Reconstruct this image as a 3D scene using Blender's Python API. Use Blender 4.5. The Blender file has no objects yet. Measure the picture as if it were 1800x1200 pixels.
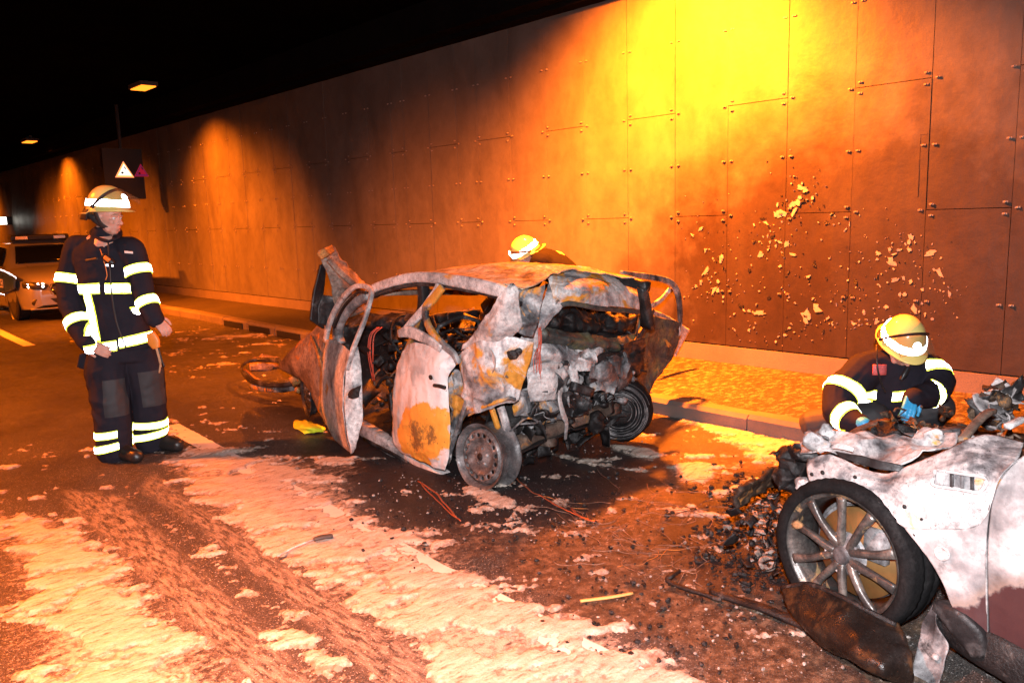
import bpy, bmesh, math, random
import numpy as np
from mathutils import Vector, Matrix
C = bpy.context.scene
rng = np.random.default_rng(7)
random.seed(7)

# ------------------------------------------------------------------ camera
H = 1.62
RM = np.array([[0.7263, -0.1268, 0.6756], [-0.6866, -0.0903, 0.7214], [-0.0307, -0.9878, -0.1531]])
_z = RM[:, 2] / np.linalg.norm(RM[:, 2])
_x = RM[:, 0] - _z * RM[:, 0].dot(_z); _x /= np.linalg.norm(_x)
_y = np.cross(_z, _x)
RM = np.stack([_x, _y, _z], 1)
F = 1395.0
cam_d = bpy.data.cameras.new('camera'); cam = bpy.data.objects.new('camera', cam_d)
C.collection.objects.link(cam); C.camera = cam
cam_d.sensor_width = 36; cam_d.lens = F / 1800 * 36; cam_d.clip_end = 400; cam_d.clip_start = 0.05
M = Matrix(((RM[0, 0], -RM[0, 1], -RM[0, 2], 0), (RM[1, 0], -RM[1, 1], -RM[1, 2], 0), (RM[2, 0], -RM[2, 1], -RM[2, 2], H), (0, 0, 0, 1)))
cam.matrix_world = M

# ------------------------------------------------------------------ world, exposure
W = bpy.data.worlds.new('World'); C.world = W; W.use_nodes = True
W.node_tree.nodes['Background'].inputs[0].default_value = (0.01, 0.008, 0.012, 1)
W.node_tree.nodes['Background'].inputs[1].default_value = 0.2
C.view_settings.view_transform = 'Standard'; C.view_settings.look = 'None'
C.view_settings.exposure = 0; C.view_settings.gamma = 1; C.view_settings.use_curve_mapping = False
C.cycles.max_bounces = 6; C.cycles.diffuse_bounces = 3; C.cycles.glossy_bounces = 3
C.cycles.transparent_max_bounces = 8; C.cycles.transmission_bounces = 4
C.cycles.sample_clamp_indirect = 4.0

# ------------------------------------------------------------------ lights: the photographer's flash and the sodium lamps
SODIUM = (1.0, 0.165, 0.004)
def flash():
    l = bpy.data.lights.new('camera_flash', 'SPOT'); l.energy = 1230; l.color = (0.98, 0.96, 1.0)
    l.spot_size = math.radians(112); l.spot_blend = 0.8; l.shadow_soft_size = 0.035
    o = bpy.data.objects.new('camera_flash', l); C.collection.objects.link(o)
    aim = Vector((0.675 * 4.2 + 0.25, 0.721 * 4.2 - 0.1, 0.35)); p = Vector((-0.02, -0.02, H + 0.20))
    o.location = p; o.rotation_euler = (aim - p).to_track_quat('-Z', 'Y').to_euler()
    o['label'] = "flash of the photographer's camera"
    return o
flash()
# (x, y, z, power) of the ceiling luminaires; the row at negative x is unseen, added as sodium fill
LAMPS = [(5.5, 4.8, 4.18, 18500, 1500), (5.63, 15.9, 4.22, 2700, 500), (6.0, 26.2, 4.16, 2900, 500), (6.1, 37.0, 4.16, 3000, 500), (-1.1, 2.0, 4.20, 0, 8400), (-1.1, 8.6, 4.20, 8500, 6000), (-1.1, 14.8, 4.20, 19000, 6000), (-1.1, 21.0, 4.20, 19000, 5500), (-1.1, 28.0, 4.20, 15000, 5000)]

# ------------------------------------------------------------------ image ray -> place in the world
def ray(px, py):
    d = RM @ np.array([(px - 900) / F, (py - 600) / F, 1.0]); return d
EYE = np.array([0, 0, H])
def onplane(px, py, p0, n):
    d = ray(px, py); n = np.asarray(n, float)
    t = np.dot(np.asarray(p0, float) - EYE, n) / d.dot(n); return EYE + t * d
def G(px, py, z=0.0): return onplane(px, py, (0, 0, z), (0, 0, 1))

# ------------------------------------------------------------------ numpy noise
def _hash(ix, iy, iz, seed):
    n = (ix.astype(np.int64) * 374761393 + iy.astype(np.int64) * 668265263 + iz.astype(np.int64) * 2147483647 + seed * 1274126177) & 0xffffffff
    n = ((n ^ (n >> 13)) * 1274126177) & 0xffffffff
    return ((n ^ (n >> 16)) & 0xffff) / 65535.0
def vnoise(p, seed=0):
    p = np.asarray(p, float); i = np.floor(p); f = p - i; f = f * f * (3 - 2 * f); i = i.astype(np.int64)
    r = 0
    for dx in (0, 1):
        wx = f[..., 0] if dx else 1 - f[..., 0]
        for dy in (0, 1):
            wy = f[..., 1] if dy else 1 - f[..., 1]
            for dz in (0, 1):
                wz = f[..., 2] if dz else 1 - f[..., 2]
                r = r + wx * wy * wz * _hash(i[..., 0] + dx, i[..., 1] + dy, i[..., 2] + dz, seed)
    return r
def fbm(p, oct=4, seed=0, gain=0.5):
    p = np.asarray(p, float); s = 0; a = 1; t = 0
    for k in range(oct):
        s = s + a * vnoise(p * (2.03 ** k) + 17.3 * k, seed + k); t += a; a *= gain
    return s / t
def sstep(a, b, x):
    t = np.clip((x - a) / (b - a), 0, 1); return t * t * (3 - 2 * t)

# ------------------------------------------------------------------ materials
class NT:
    def __init__(s, name):
        s.m = bpy.data.materials.new(name); s.m.use_nodes = True; s.t = s.m.node_tree; s.t.nodes.clear()
        s.out = s.t.nodes.new('ShaderNodeOutputMaterial'); s.tc = s.t.nodes.new('ShaderNodeTexCoord')
        s.co = s.tc.outputs['Object']
    def n(s, typ, **k):
        nd = s.t.nodes.new(typ)
        for a, b in k.items(): setattr(nd, a, b)
        return nd
    def put(s, sock, v):
        if isinstance(v, bpy.types.NodeSocket): s.t.links.new(v, sock)
        elif isinstance(v, (tuple, list)):
            sock.default_value = (*v, 1.0) if (len(v) == 3 and sock.type == 'RGBA') else v
        else: sock.default_value = v
    def map(s, scale=(1, 1, 1), rot=(0, 0, 0), loc=(0, 0, 0), co=None):
        nd = s.n('ShaderNodeMapping'); s.put(nd.inputs['Vector'], co or s.co)
        nd.inputs['Scale'].default_value = scale; nd.inputs['Rotation'].default_value = rot; nd.inputs['Location'].default_value = loc
        return nd.outputs[0]
    def noise(s, scale, det=4, rough=0.55, co=None, dist=0.0):
        nd = s.n('ShaderNodeTexNoise'); s.put(nd.inputs['Vector'], co or s.co)
        nd.inputs['Scale'].default_value = scale; nd.inputs['Detail'].default_value = det
        nd.inputs['Roughness'].default_value = rough; nd.inputs['Distortion'].default_value = dist
        return nd.outputs['Fac']
    def vor(s, scale, feature='F1', co=None, out='Distance'):
        nd = s.n('ShaderNodeTexVoronoi', feature=feature); s.put(nd.inputs['Vector'], co or s.co)
        nd.inputs['Scale'].default_value = scale; return nd.outputs[out]
    def ramp(s, fac, stops, interp='LINEAR'):
        nd = s.n('ShaderNodeValToRGB'); s.put(nd.inputs[0], fac); r = nd.color_ramp; r.interpolation = interp
        while len(r.elements) < len(stops): r.elements.new(0.5)
        for e, (p, c) in zip(r.elements, stops):
            e.position = p; e.color = (c, c, c, 1) if not isinstance(c, (tuple, list)) else (*c, 1)
        return nd.outputs[0]
    def mix(s, f, a, b, mode='MIX'):
        nd = s.n('ShaderNodeMix', data_type='RGBA', blend_type=mode)
        s.put(nd.inputs[0], f); s.put(nd.inputs[6], a); s.put(nd.inputs[7], b); return nd.outputs[2]
    def math(s, op, a, b=0.5, clamp=False):
        nd = s.n('ShaderNodeMath', operation=op, use_clamp=clamp); s.put(nd.inputs[0], a); s.put(nd.inputs[1], b); return nd.outputs[0]
    def maprange(s, v, a, b, c=0.0, d=1.0):
        nd = s.n('ShaderNodeMapRange'); s.put(nd.inputs[0], v)
        for i, x in enumerate((a, b, c, d)): nd.inputs[i + 1].default_value = x
        return nd.outputs[0]
    def attr(s, name):
        nd = s.n('ShaderNodeAttribute', attribute_name=name); return nd.outputs['Fac']
    def xyz(s, co=None):
        nd = s.n('ShaderNodeSeparateXYZ'); s.put(nd.inputs[0], co or s.co); return nd.outputs
    def bump(s, h, st=0.3, dist=0.01):
        nd = s.n('ShaderNodeBump'); s.put(nd.inputs['Height'], h); nd.inputs['Strength'].default_value = st
        nd.inputs['Distance'].default_value = dist; return nd.outputs[0]
    def bsdf(s, col, rough=0.6, metal=0.0, normal=None, **k):
        b = s.n('ShaderNodeBsdfPrincipled'); s.put(b.inputs['Base Color'], col); s.put(b.inputs['Roughness'], rough)
        s.put(b.inputs['Metallic'], metal)
        if normal is not None: s.put(b.inputs['Normal'], normal)
        for a, v in k.items(): s.put(b.inputs[a.replace('_', ' ')], v)
        s.put(s.out.inputs[0], b.outputs[0]); return b

def plain(name, col, rough=0.6, metal=0.0, var=0.25, scale=20, bump=0.2, **k):
    t = NT(name); f = t.noise(scale, 5)
    c = t.mix(f, tuple(x * (1 - var) for x in col), tuple(min(1, x * (1 + var)) for x in col))
    t.bsdf(c, rough, metal, t.bump(t.noise(scale * 6, 4), bump, 0.002), **k); return t.m
def emit(name, col, st):
    t = NT(name); e = t.n('ShaderNodeEmission'); e.inputs[0].default_value = (*col, 1); e.inputs[1].default_value = st
    t.put(t.out.inputs[0], e.outputs[0]); return t.m
def burnt(name, stops, scale=3.0, rust=0.62, rustcol=(0.62, 0.25, 0.04), rough=0.6, soot=0.6, bump=0.5, metal=0.1, seed=0, rs=1.0, spec=0.35):
    """fire-bared sheet metal: ash, bare grey, soot and rust bloom"""
    t = NT(name); co = t.map(loc=(seed * 3.7, seed * 1.9, seed))
    f = t.noise(scale, 6, 0.6, co, 0.6)
    c = t.ramp(f, stops)
    fine = t.noise(scale * 9, 5, 0.7, co)
    c = t.mix(t.maprange(fine, 0.40, 0.66, 0.0, 0.75), c, (0.36, 0.34, 0.34), 'MULTIPLY')
    r = t.noise(scale * 0.9 * rs, 6, 0.62, t.map(loc=(9.1 + seed, 4.2, 3.3)), 0.9)
    rm = t.maprange(r, rust, rust + 0.07)
    rc = t.mix(t.noise(scale * 7, 4, 0.6, co), tuple(x * 0.55 for x in rustcol), tuple(min(1, x * 1.25) for x in rustcol))
    c = t.mix(rm, c, rc)
    sm = t.maprange(t.noise(scale * 1.7, 6, 0.7, t.map(loc=(2.2, 8.8 + seed, 6.1)), 0.5), soot, soot + 0.09)
    c = t.mix(sm, c, (0.012, 0.0105, 0.0105))
    sp = t.maprange(t.noise(scale * 30, 2, 0.5, co), 0.66, 0.72)
    c = t.mix(sp, c, (0.25, 0.2, 0.18), 'MULTIPLY')
    h = t.math('ADD', t.noise(scale * 5, 6, 0.65, co), t.math('MULTIPLY', fine, 0.5))
    rg = t.maprange(fine, 0.3, 0.7, rough - 0.15, rough + 0.15)
    t.bsdf(c, rg, metal, t.bump(h, bump, 0.006), Specular_IOR_Level=spec); return t.m

def M_asphalt():
    t = NT('asphalt'); sp = t.vor(170); sp2 = t.noise(150, 3, 0.7)
    base = t.ramp(t.noise(1.3, 6, 0.6), [(0.3, (0.016, 0.015, 0.015)), (0.7, (0.042, 0.039, 0.037))])
    grit = t.maprange(sp2, 0.46, 0.64)
    c = t.mix(grit, base, (0.115, 0.105, 0.095))
    st = t.maprange(t.noise(120, 1, 0.5), 0.66, 0.72); c = t.mix(st, c, (0.45, 0.42, 0.40))
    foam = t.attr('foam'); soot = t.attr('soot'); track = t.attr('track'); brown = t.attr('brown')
    # burnt, muddy film left by the fire
    b = t.maprange(t.math('ADD', brown, t.math('MULTIPLY', t.math('SUBTRACT', t.noise(3.2, 7, 0.7), 0.5), 2.6)), 0.40, 0.85)
    c = t.mix(t.math('MULTIPLY', b, 0.75), c, t.ramp(t.noise(17, 7, 0.75), [(0.36, (0.012, 0.007, 0.005)), (0.5, (0.075, 0.045, 0.027)), (0.64, (0.23, 0.15, 0.095))]))
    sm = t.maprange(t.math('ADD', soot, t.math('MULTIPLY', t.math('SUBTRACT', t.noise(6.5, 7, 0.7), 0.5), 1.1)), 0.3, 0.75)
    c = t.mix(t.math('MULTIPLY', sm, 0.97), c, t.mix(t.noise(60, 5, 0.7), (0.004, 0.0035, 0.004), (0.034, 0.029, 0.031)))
    chips = t.maprange(t.noise(75, 2, 0.6), 0.69, 0.73); c = t.mix(t.math('MULTIPLY', chips, t.math('MAXIMUM', b, sm)), c, (0.42, 0.38, 0.37))
    # thin residue of drying foam, drawn out in strokes
    stroke = t.noise(1, 7, 0.66, t.map(scale=(9, 26, 9), rot=(0, 0, math.radians(43)))) 
    lace = t.noise(38, 6, 0.72)
    fm = t.math('ADD', foam, t.math('ADD', t.math('MULTIPLY', t.math('SUBTRACT', stroke, 0.5), 1.1), t.math('MULTIPLY', t.math('SUBTRACT', lace, 0.5), 1.2)))
    fm = t.maprange(fm, 0.40, 0.72)
    tr = t.math('MULTIPLY', track, t.maprange(t.noise(1, 6, 0.75, t.map(scale=(46, 9, 30), rot=(0, 0, math.radians(2.5)))), 0.42, 0.60, 0.0, 0.62))
    fm = t.math('MAXIMUM', fm, tr)
    c = t.mix(t.math('MULTIPLY', fm, 0.8), c, (0.52, 0.45, 0.38))
    wet = t.maprange(t.noise(1.7, 5, 0.6), 0.35, 0.65, 0.32, 0.62)
    rg = t.mix(fm, wet, (0.8, 0.8, 0.8))
    h = t.math('ADD', t.math('ADD', t.math('MULTIPLY', sp, 0.5), sp2), t.math('MULTIPLY', fm, 0.6))
    t.bsdf(c, rg, 0, t.bump(h, 0.6, 0.006), Specular_IOR_Level=0.3); return t.m
def M_foam():
    t = NT('firefighting_foam')
    st = t.noise(1, 7, 0.66, t.map(scale=(10, 34, 10), rot=(0, 0, math.radians(43))))
    lace = t.noise(90, 5, 0.7)
    c = t.ramp(t.math('ADD', t.math('MULTIPLY', st, 0.7), t.math('MULTIPLY', lace, 0.3)), [(0.36, (0.16, 0.115, 0.08)), (0.46, (0.44, 0.37, 0.31)), (0.58, (0.54, 0.48, 0.42)), (0.72, (0.68, 0.63, 0.58))])
    thin = t.attr('thin')
    dirt = t.maprange(t.math('ADD', thin, t.math('MULTIPLY', t.math('SUBTRACT', t.math('ADD', t.math('MULTIPLY', t.noise(34, 5, 0.75), 0.6), t.math('MULTIPLY', t.noise(5, 5, 0.7), 0.4)), 0.5), 3.4)), 0.5, 0.95)
    c = t.mix(t.math('MULTIPLY', dirt, 0.8), c, (0.17, 0.12, 0.09))
    h = t.math('ADD', t.noise(55, 6, 0.7), t.math('MULTIPLY', st, 1.5))
    t.bsdf(c, 0.75, 0, t.bump(h, 0.7, 0.012)); return t.m
def M_panel():
    t = NT("wall_panel_metal"); s = t.xyz()
    stain = t.noise(1, 6, 0.6, t.map(scale=(1, 1.6, 0.7)), 0.8)
    c = t.ramp(stain, [(0.3, (0.125, 0.112, 0.10)), (0.55, (0.16, 0.147, 0.133)), (0.75, (0.185, 0.17, 0.155))])
    blot = t.maprange(t.noise(5.5, 7, 0.7), 0.45, 0.7, 0, 0.45); c = t.mix(t.math('MULTIPLY', blot, 0.8), c, (0.07, 0.06, 0.05))
    # smoke of the fire: a dome on the wall behind the wrecks
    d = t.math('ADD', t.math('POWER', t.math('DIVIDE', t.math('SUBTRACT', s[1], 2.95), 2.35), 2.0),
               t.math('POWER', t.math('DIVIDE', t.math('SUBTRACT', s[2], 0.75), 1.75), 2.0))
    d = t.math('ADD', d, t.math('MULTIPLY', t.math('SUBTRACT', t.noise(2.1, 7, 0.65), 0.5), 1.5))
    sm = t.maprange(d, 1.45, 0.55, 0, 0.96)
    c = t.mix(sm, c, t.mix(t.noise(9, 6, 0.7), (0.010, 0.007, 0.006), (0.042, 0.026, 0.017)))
    # unlit upper wall: shade put into the colour, stronger with height
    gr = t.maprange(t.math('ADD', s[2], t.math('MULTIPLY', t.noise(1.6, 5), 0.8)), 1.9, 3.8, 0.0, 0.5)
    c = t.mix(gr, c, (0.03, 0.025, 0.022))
    h = t.math('ADD', t.noise(2.6, 4, 0.6), t.math('MULTIPLY', t.noise(70, 4, 0.6), 0.10))
    t.bsdf(c, t.maprange(stain, 0.3, 0.7, 0.42, 0.62), 0.15, t.bump(h, 0.35, 0.03)); return t.m
def M_concrete(name, col, dirt=0.4):
    t = NT(name); f = t.noise(1.4, 7, 0.65)
    c = t.mix(t.maprange(f, 0.35, 0.7), tuple(x * (1 - dirt) for x in col), col)
    c = t.mix(t.maprange(t.noise(160, 3), 0.5, 0.75, 0, 0.5), c, tuple(x * 0.5 for x in col))
    t.bsdf(c, 0.9, 0, t.bump(t.noise(70, 6, 0.7), 0.5, 0.006), Specular_IOR_Level=0.0 if 'ceil' in name or 'beam' in name else 0.3); return t.m
def M_retro(name, col, dif=0.8, rr=0.28, amt=0.5):
    """retro-reflective tape: micro-prisms send light back where it came from"""
    t = NT(name); g = t.n('ShaderNodeNewGeometry')
    gl = t.n('ShaderNodeBsdfGlossy'); t.put(gl.inputs['Color'], col); gl.inputs['Roughness'].default_value = rr
    t.put(gl.inputs['Normal'], g.outputs['Incoming'])
    df = t.n('ShaderNodeBsdfDiffuse'); t.put(df.inputs['Color'], tuple(x * dif for x in col))
    mx = t.n('ShaderNodeMixShader'); mx.inputs[0].default_value = amt
    t.put(mx.inputs[1], df.outputs[0]); t.put(mx.inputs[2], gl.outputs[0]); t.put(t.out.inputs[0], mx.outputs[0]); return t.m
def M_glass(name, col=(0.9, 0.7, 0.4), a=0.35, rough=0.08):
    t = NT(name); b = t.bsdf(col, rough, 0, Alpha=a); return t.m

ASH = [(0.32, (0.06, 0.058, 0.062)), (0.43, (0.28, 0.275, 0.285)), (0.52, (0.66, 0.62, 0.61)), (0.66, (0.86, 0.81, 0.79))]
GREY = [(0.32, (0.025, 0.024, 0.026)), (0.46, (0.14, 0.135, 0.14)), (0.58, (0.36, 0.35, 0.35)), (0.72, (0.60, 0.57, 0.56))]
DARK = [(0.30, (0.008, 0.007, 0.008)), (0.5, (0.028, 0.026, 0.027)), (0.64, (0.10, 0.095, 0.095)), (0.76, (0.42, 0.40, 0.40))]
BROWN = [(0.30, (0.05, 0.035, 0.028)), (0.5, (0.20, 0.14, 0.11)), (0.66, (0.38, 0.27, 0.20)), (0.78, (0.55, 0.42, 0.33))]
mats = {}
def mat(k):
    if k in mats: return mats[k]
    d = {
        'asphalt': M_asphalt, 'foam': M_foam, 'panel': M_panel,
        'concrete': lambda: M_concrete('footpath_concrete', (0.27, 0.23, 0.20)),
        'kerb': lambda: M_concrete('kerb_concrete', (0.20, 0.17, 0.15)),
        'plinth': lambda: M_concrete('plinth_concrete', (0.20, 0.17, 0.15), 0.3),
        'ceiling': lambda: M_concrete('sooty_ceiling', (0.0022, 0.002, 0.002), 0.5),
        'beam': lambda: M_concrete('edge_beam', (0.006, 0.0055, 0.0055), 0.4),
        'paintline': lambda: plain('road_paint', (0.62, 0.58, 0.55), 0.7, var=0.3, scale=9, bump=0.4),
        'spall': lambda: plain('spalled_concrete', (0.28, 0.245, 0.235), 0.9, var=0.2, scale=30),
        'clip': lambda: plain('clip_steel', (0.32, 0.27, 0.24), 0.45, 0.7),
        'ash': lambda: burnt('ash_white_metal', ASH, 4.2, 0.60, soot=0.63, seed=1),
        'ashrust': lambda: burnt('ash_and_rust_metal', ASH, 3.4, 0.52, (0.72, 0.30, 0.045), soot=0.61, seed=2),
        'ashrose': lambda: burnt('rose_ash_metal', [(0.30, (0.10, 0.095, 0.10)), (0.41, (0.33, 0.31, 0.31)), (0.52, (0.62, 0.56, 0.54)), (0.68, (0.84, 0.78, 0.75))], 3.4, 0.62, soot=0.605, seed=5, bump=0.35),
        'grey': lambda: burnt('bare_grey_metal', GREY, 5.0, 0.63, soot=0.62, seed=3),
        'greyrust': lambda: burnt('grey_rust_metal', GREY, 5.0, 0.50, (0.60, 0.25, 0.04), soot=0.62, seed=4),
        'dark': lambda: burnt('sooted_metal', DARK, 7.0, 0.70, soot=0.55, seed=6, rough=0.45),
        'brown': lambda: burnt('scorched_brown_metal', BROWN, 4.5, 0.58, (0.55, 0.22, 0.05), soot=0.62, seed=7),
        'olive': lambda: burnt('olive_scorched_metal', [(0.30, (0.03, 0.03, 0.03)), (0.48, (0.075, 0.075, 0.07)), (0.62, (0.16, 0.14, 0.07)), (0.75, (0.40, 0.24, 0.06))], 5.5, 0.64, (0.50, 0.24, 0.05), soot=0.60, seed=8, rough=0.5),
        'rust': lambda: burnt('orange_rust_metal', [(0.30, (0.12, 0.06, 0.03)), (0.5, (0.40, 0.19, 0.06)), (0.7, (0.62, 0.34, 0.12))], 6.0, 0.60, (0.70, 0.28, 0.04), soot=0.66, seed=9),
        'wheel': lambda: burnt('burnt_steel_wheel', [(0.3, (0.04, 0.04, 0.042)), (0.5, (0.12, 0.118, 0.12)), (0.7, (0.30, 0.29, 0.29))], 9.0, 0.68, (0.40, 0.26, 0.13), soot=0.66, seed=10, rough=0.45, metal=0.2, bump=0.25),
        'alloy': lambda: burnt('burnt_alloy', [(0.3, (0.035, 0.033, 0.032)), (0.5, (0.10, 0.093, 0.088)), (0.70, (0.32, 0.29, 0.26))], 9.0, 0.58, (0.50, 0.33, 0.17), soot=0.70, seed=11, rough=0.38, metal=0.45, bump=0.2),
        'disc': lambda: plain('rusty_brake_disc', (0.22, 0.11, 0.035), 0.55, 0.4, var=0.5, scale=14),
        'rubber': lambda: burnt('charred_rubber', [(0.3, (0.006, 0.006, 0.0065)), (0.55, (0.012, 0.0115, 0.012)), (0.75, (0.030, 0.028, 0.028))], 10, 0.9, soot=0.9, rough=0.85, metal=0, seed=12, spec=0.12, bump=0.2),
        'char': lambda: burnt('charred_plastic', [(0.3, (0.006, 0.0055, 0.006)), (0.6, (0.020, 0.017, 0.017)), (0.75, (0.12, 0.10, 0.09))], 14, 0.74, (0.30, 0.14, 0.05), soot=0.9, rough=0.45, metal=0, bump=0.9, seed=13),
        'charbrown': lambda: burnt('charred_brown_residue', [(0.3, (0.010, 0.007, 0.006)), (0.5, (0.05, 0.03, 0.02)), (0.68, (0.19, 0.12, 0.075)), (0.8, (0.5, 0.4, 0.33))], 16, 0.60, (0.40, 0.17, 0.05), soot=0.62, rough=0.6, metal=0, bump=1.0, seed=14),
        'rubble': lambda: burnt('ashy_rubble', [(0.3, (0.05, 0.04, 0.035)), (0.5, (0.30, 0.25, 0.22)), (0.66, (0.62, 0.56, 0.52))], 22, 0.62, (0.5, 0.3, 0.16), soot=0.66, rough=0.8, metal=0, seed=15),
        'redwire': lambda: plain('red_wire', (0.55, 0.09, 0.05), 0.5),
        'copper': lambda: plain('bare_copper_wire', (0.38, 0.13, 0.07), 0.4, 0.6),
        'stick': lambda: plain('wood_stick', (0.62, 0.36, 0.12), 0.6),
        'cloth': lambda: plain('navy_fire_cloth', (0.021, 0.019, 0.027), 0.85, var=0.35, scale=6, bump=0.6, Specular_IOR_Level=0.1),
        'cloth3': lambda: plain('dark_navy_fire_cloth', (0.009, 0.008, 0.011), 0.85, var=0.35, scale=6, bump=0.6, Specular_IOR_Level=0.05),
        'cloth2': lambda: plain('knee_patch_cloth', (0.030, 0.030, 0.034), 0.7, var=0.1, scale=9),
        'skin': lambda: plain('skin', (0.62, 0.33, 0.25), 0.5, var=0.10, scale=12, bump=0.1, Subsurface_Weight=0.15),
        'hair': lambda: plain('hair', (0.06, 0.035, 0.02), 0.6),
        'boot': lambda: plain('boot_leather', (0.022, 0.019, 0.018), 0.4, var=0.4, scale=14),
        'helmet': lambda: plain('lime_yellow_helmet', (0.92, 0.76, 0.24), 0.28, var=0.05, scale=5, bump=0.02, Coat_Weight=0.5),
        'blackleather': lambda: plain('black_leather', (0.02, 0.016, 0.016), 0.5),
        'visor': lambda: M_glass('tinted_visor', (0.40, 0.26, 0.14), 0.20),
        'stripe': lambda: M_retro('silver_retro_tape', (0.92, 0.95, 0.97)),
        'yellow': lambda: M_retro('yellow_tape', (0.80, 0.92, 0.06), 0.85, 0.35, 0.28),
        'nitrile': lambda: plain('blue_nitrile', (0.05, 0.42, 0.80), 0.4, var=0.12),
        'patch': lambda: plain('red_patch', (0.75, 0.14, 0.14), 0.5, var=0.5, scale=90),
        'white': lambda: plain('white_print', (0.8, 0.78, 0.78), 0.5, var=0.05),
        'orange': lambda: plain('orange_plastic', (0.85, 0.26, 0.04), 0.4),
        'black': lambda: plain('black_plastic', (0.018, 0.018, 0.02), 0.4),
        'gloveleather': lambda: plain('tan_leather', (0.55, 0.30, 0.16), 0.7),
        'silver': lambda: plain('silver_car_paint', (0.24, 0.24, 0.245), 0.32, 0.25, var=0.05, scale=3, bump=0.02, Coat_Weight=0.8),
        'blue': lambda: plain('police_blue', (0.02, 0.06, 0.30), 0.35, var=0.05),
        'carglass': lambda: plain('dark_car_glass', (0.008, 0.009, 0.010), 0.06, var=0.0),
        'chrome': lambda: plain('chrome', (0.7, 0.7, 0.7), 0.12, 1.0, var=0.05),
        'tyre': lambda: plain('tyre_rubber', (0.016, 0.016, 0.017), 0.8),
        'lens': lambda: M_retro('headlamp_reflector', (0.95, 0.95, 1.0), 0.5, 0.16, 0.7),
        'steel': lambda: plain('galvanised_steel', (0.06, 0.058, 0.055), 0.6, 0.2),
        'lampglass': lambda: emit('sodium_lamp_glass', (1.0, 0.22, 0.015), 3.0),
        'exitlit': lambda: emit('exit_sign_lit', (1.0, 0.97, 0.85), 5.0),
        'exitgreen': lambda: emit('exit_sign_green', (0.35, 0.75, 0.35), 1.2),
        'signred': lambda: emit('sign_red_leds', (1.0, 0.25, 0.10), 1.6),
        'signyellow': lambda: emit('sign_amber_border', (1.0, 0.50, 0.12), 1.5),
        'signwhite': lambda: emit('sign_white_leds', (1.0, 0.90, 0.82), 1.3),
        'signdimred': lambda: emit('sign_dim_red', (0.75, 0.02, 0.06), 0.45),
        'signpurple': lambda: emit('sign_dim_purple', (0.45, 0.05, 0.25), 0.25),
        'hivis': lambda: plain('fluorescent_yellow', (0.75, 0.85, 0.04), 0.5),
    }[k]
    mats[k] = d(); return mats[k]

# ------------------------------------------------------------------ mesh helpers
def setp(o, label=None, cat=None, group=None, kind=None):
    if label: o['label'] = label
    if cat: o['category'] = cat
    if group: o['group'] = group
    if kind: o['kind'] = kind
    return o
def thing(name, label, cat, loc, group=None):
    o = bpy.data.objects.new(name, None); C.collection.objects.link(o); o.location = [float(x) for x in loc]
    o.empty_display_size = 0.1
    return setp(o, label, cat, group)
def root_inv(p):
    m = Matrix.Identity(4)
    while p is not None:
        m = Matrix.Translation(p.location) @ m if p.type == 'EMPTY' else m
        p = p.parent
    return m.inverted()
def link(name, me, parent=None, m=None):
    o = bpy.data.objects.new(name, me); C.collection.objects.link(o)
    if parent is not None:
        o.parent = parent
        if parent.type == 'EMPTY': o.matrix_parent_inverse = root_inv(parent)
    if m is not None and len(me.materials) == 0: me.materials.append(m)
    return o
def mesh(name, v, f, m, parent=None, smooth=True):
    me = bpy.data.meshes.new(name); v = np.asarray(v, float)
    me.from_pydata([tuple(map(float, x)) for x in v], [], [tuple(int(i) for i in q) for q in f])
    if smooth: me.polygons.foreach_set('use_smooth', [True] * len(me.polygons))
    me.update()
    return link(name, me, parent, m)
class MB:
    """collects pieces of ONE part"""
    def __init__(s): s.v = []; s.f = []; s.n = 0
    def add(s, v, f):
        v = np.asarray(v, float).reshape(-1, 3); s.v.append(v); s.f += [tuple(i + s.n for i in q) for q in f]; s.n += len(v); return s
    def box(s, lo, hi, ax=None, o=(0, 0, 0)):
        lo, hi = np.array(lo, float), np.array(hi, float)
        v = np.array([[(lo, hi)[i][0], (lo, hi)[j][1], (lo, hi)[k][2]] for i in (0, 1) for j in (0, 1) for k in (0, 1)])
        if ax is not None: v = v @ np.asarray(ax, float) + np.asarray(o, float)
        return s.add(v, [(0, 1, 3, 2), (4, 6, 7, 5), (0, 4, 5, 1), (2, 3, 7, 6), (0, 2, 6, 4), (1, 5, 7, 3)])
    def tube(s, *a, **k): return s.add(*sweep(*a, **k))
    def grid(s, *a, **k): return s.add(*gridsurf(*a, **k))
    def build(s, name, m, parent=None, smooth=True): return mesh(name, np.concatenate(s.v), s.f, m, parent, smooth)
def cat_rom(P, n):
    """interpolate along axis 0 to n samples"""
    P = np.asarray(P, float); k = len(P)
    if k == 1: return np.repeat(P, n, 0)
    Q = np.concatenate([[2 * P[0] - P[1]], P, [2 * P[-1] - P[-2]]])
    t = np.linspace(0, k - 1 - 1e-9, n); i = t.astype(int); u = (t - i).reshape((-1,) + (1,) * (P.ndim - 1))
    a, b, c, d = Q[i], Q[i + 1], Q[i + 2], Q[i + 3]
    return 0.5 * ((2 * b) + (-a + c) * u + (2 * a - 5 * b + 4 * c - d) * u * u + (-a + 3 * b - 3 * c + d) * u ** 3)
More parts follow.
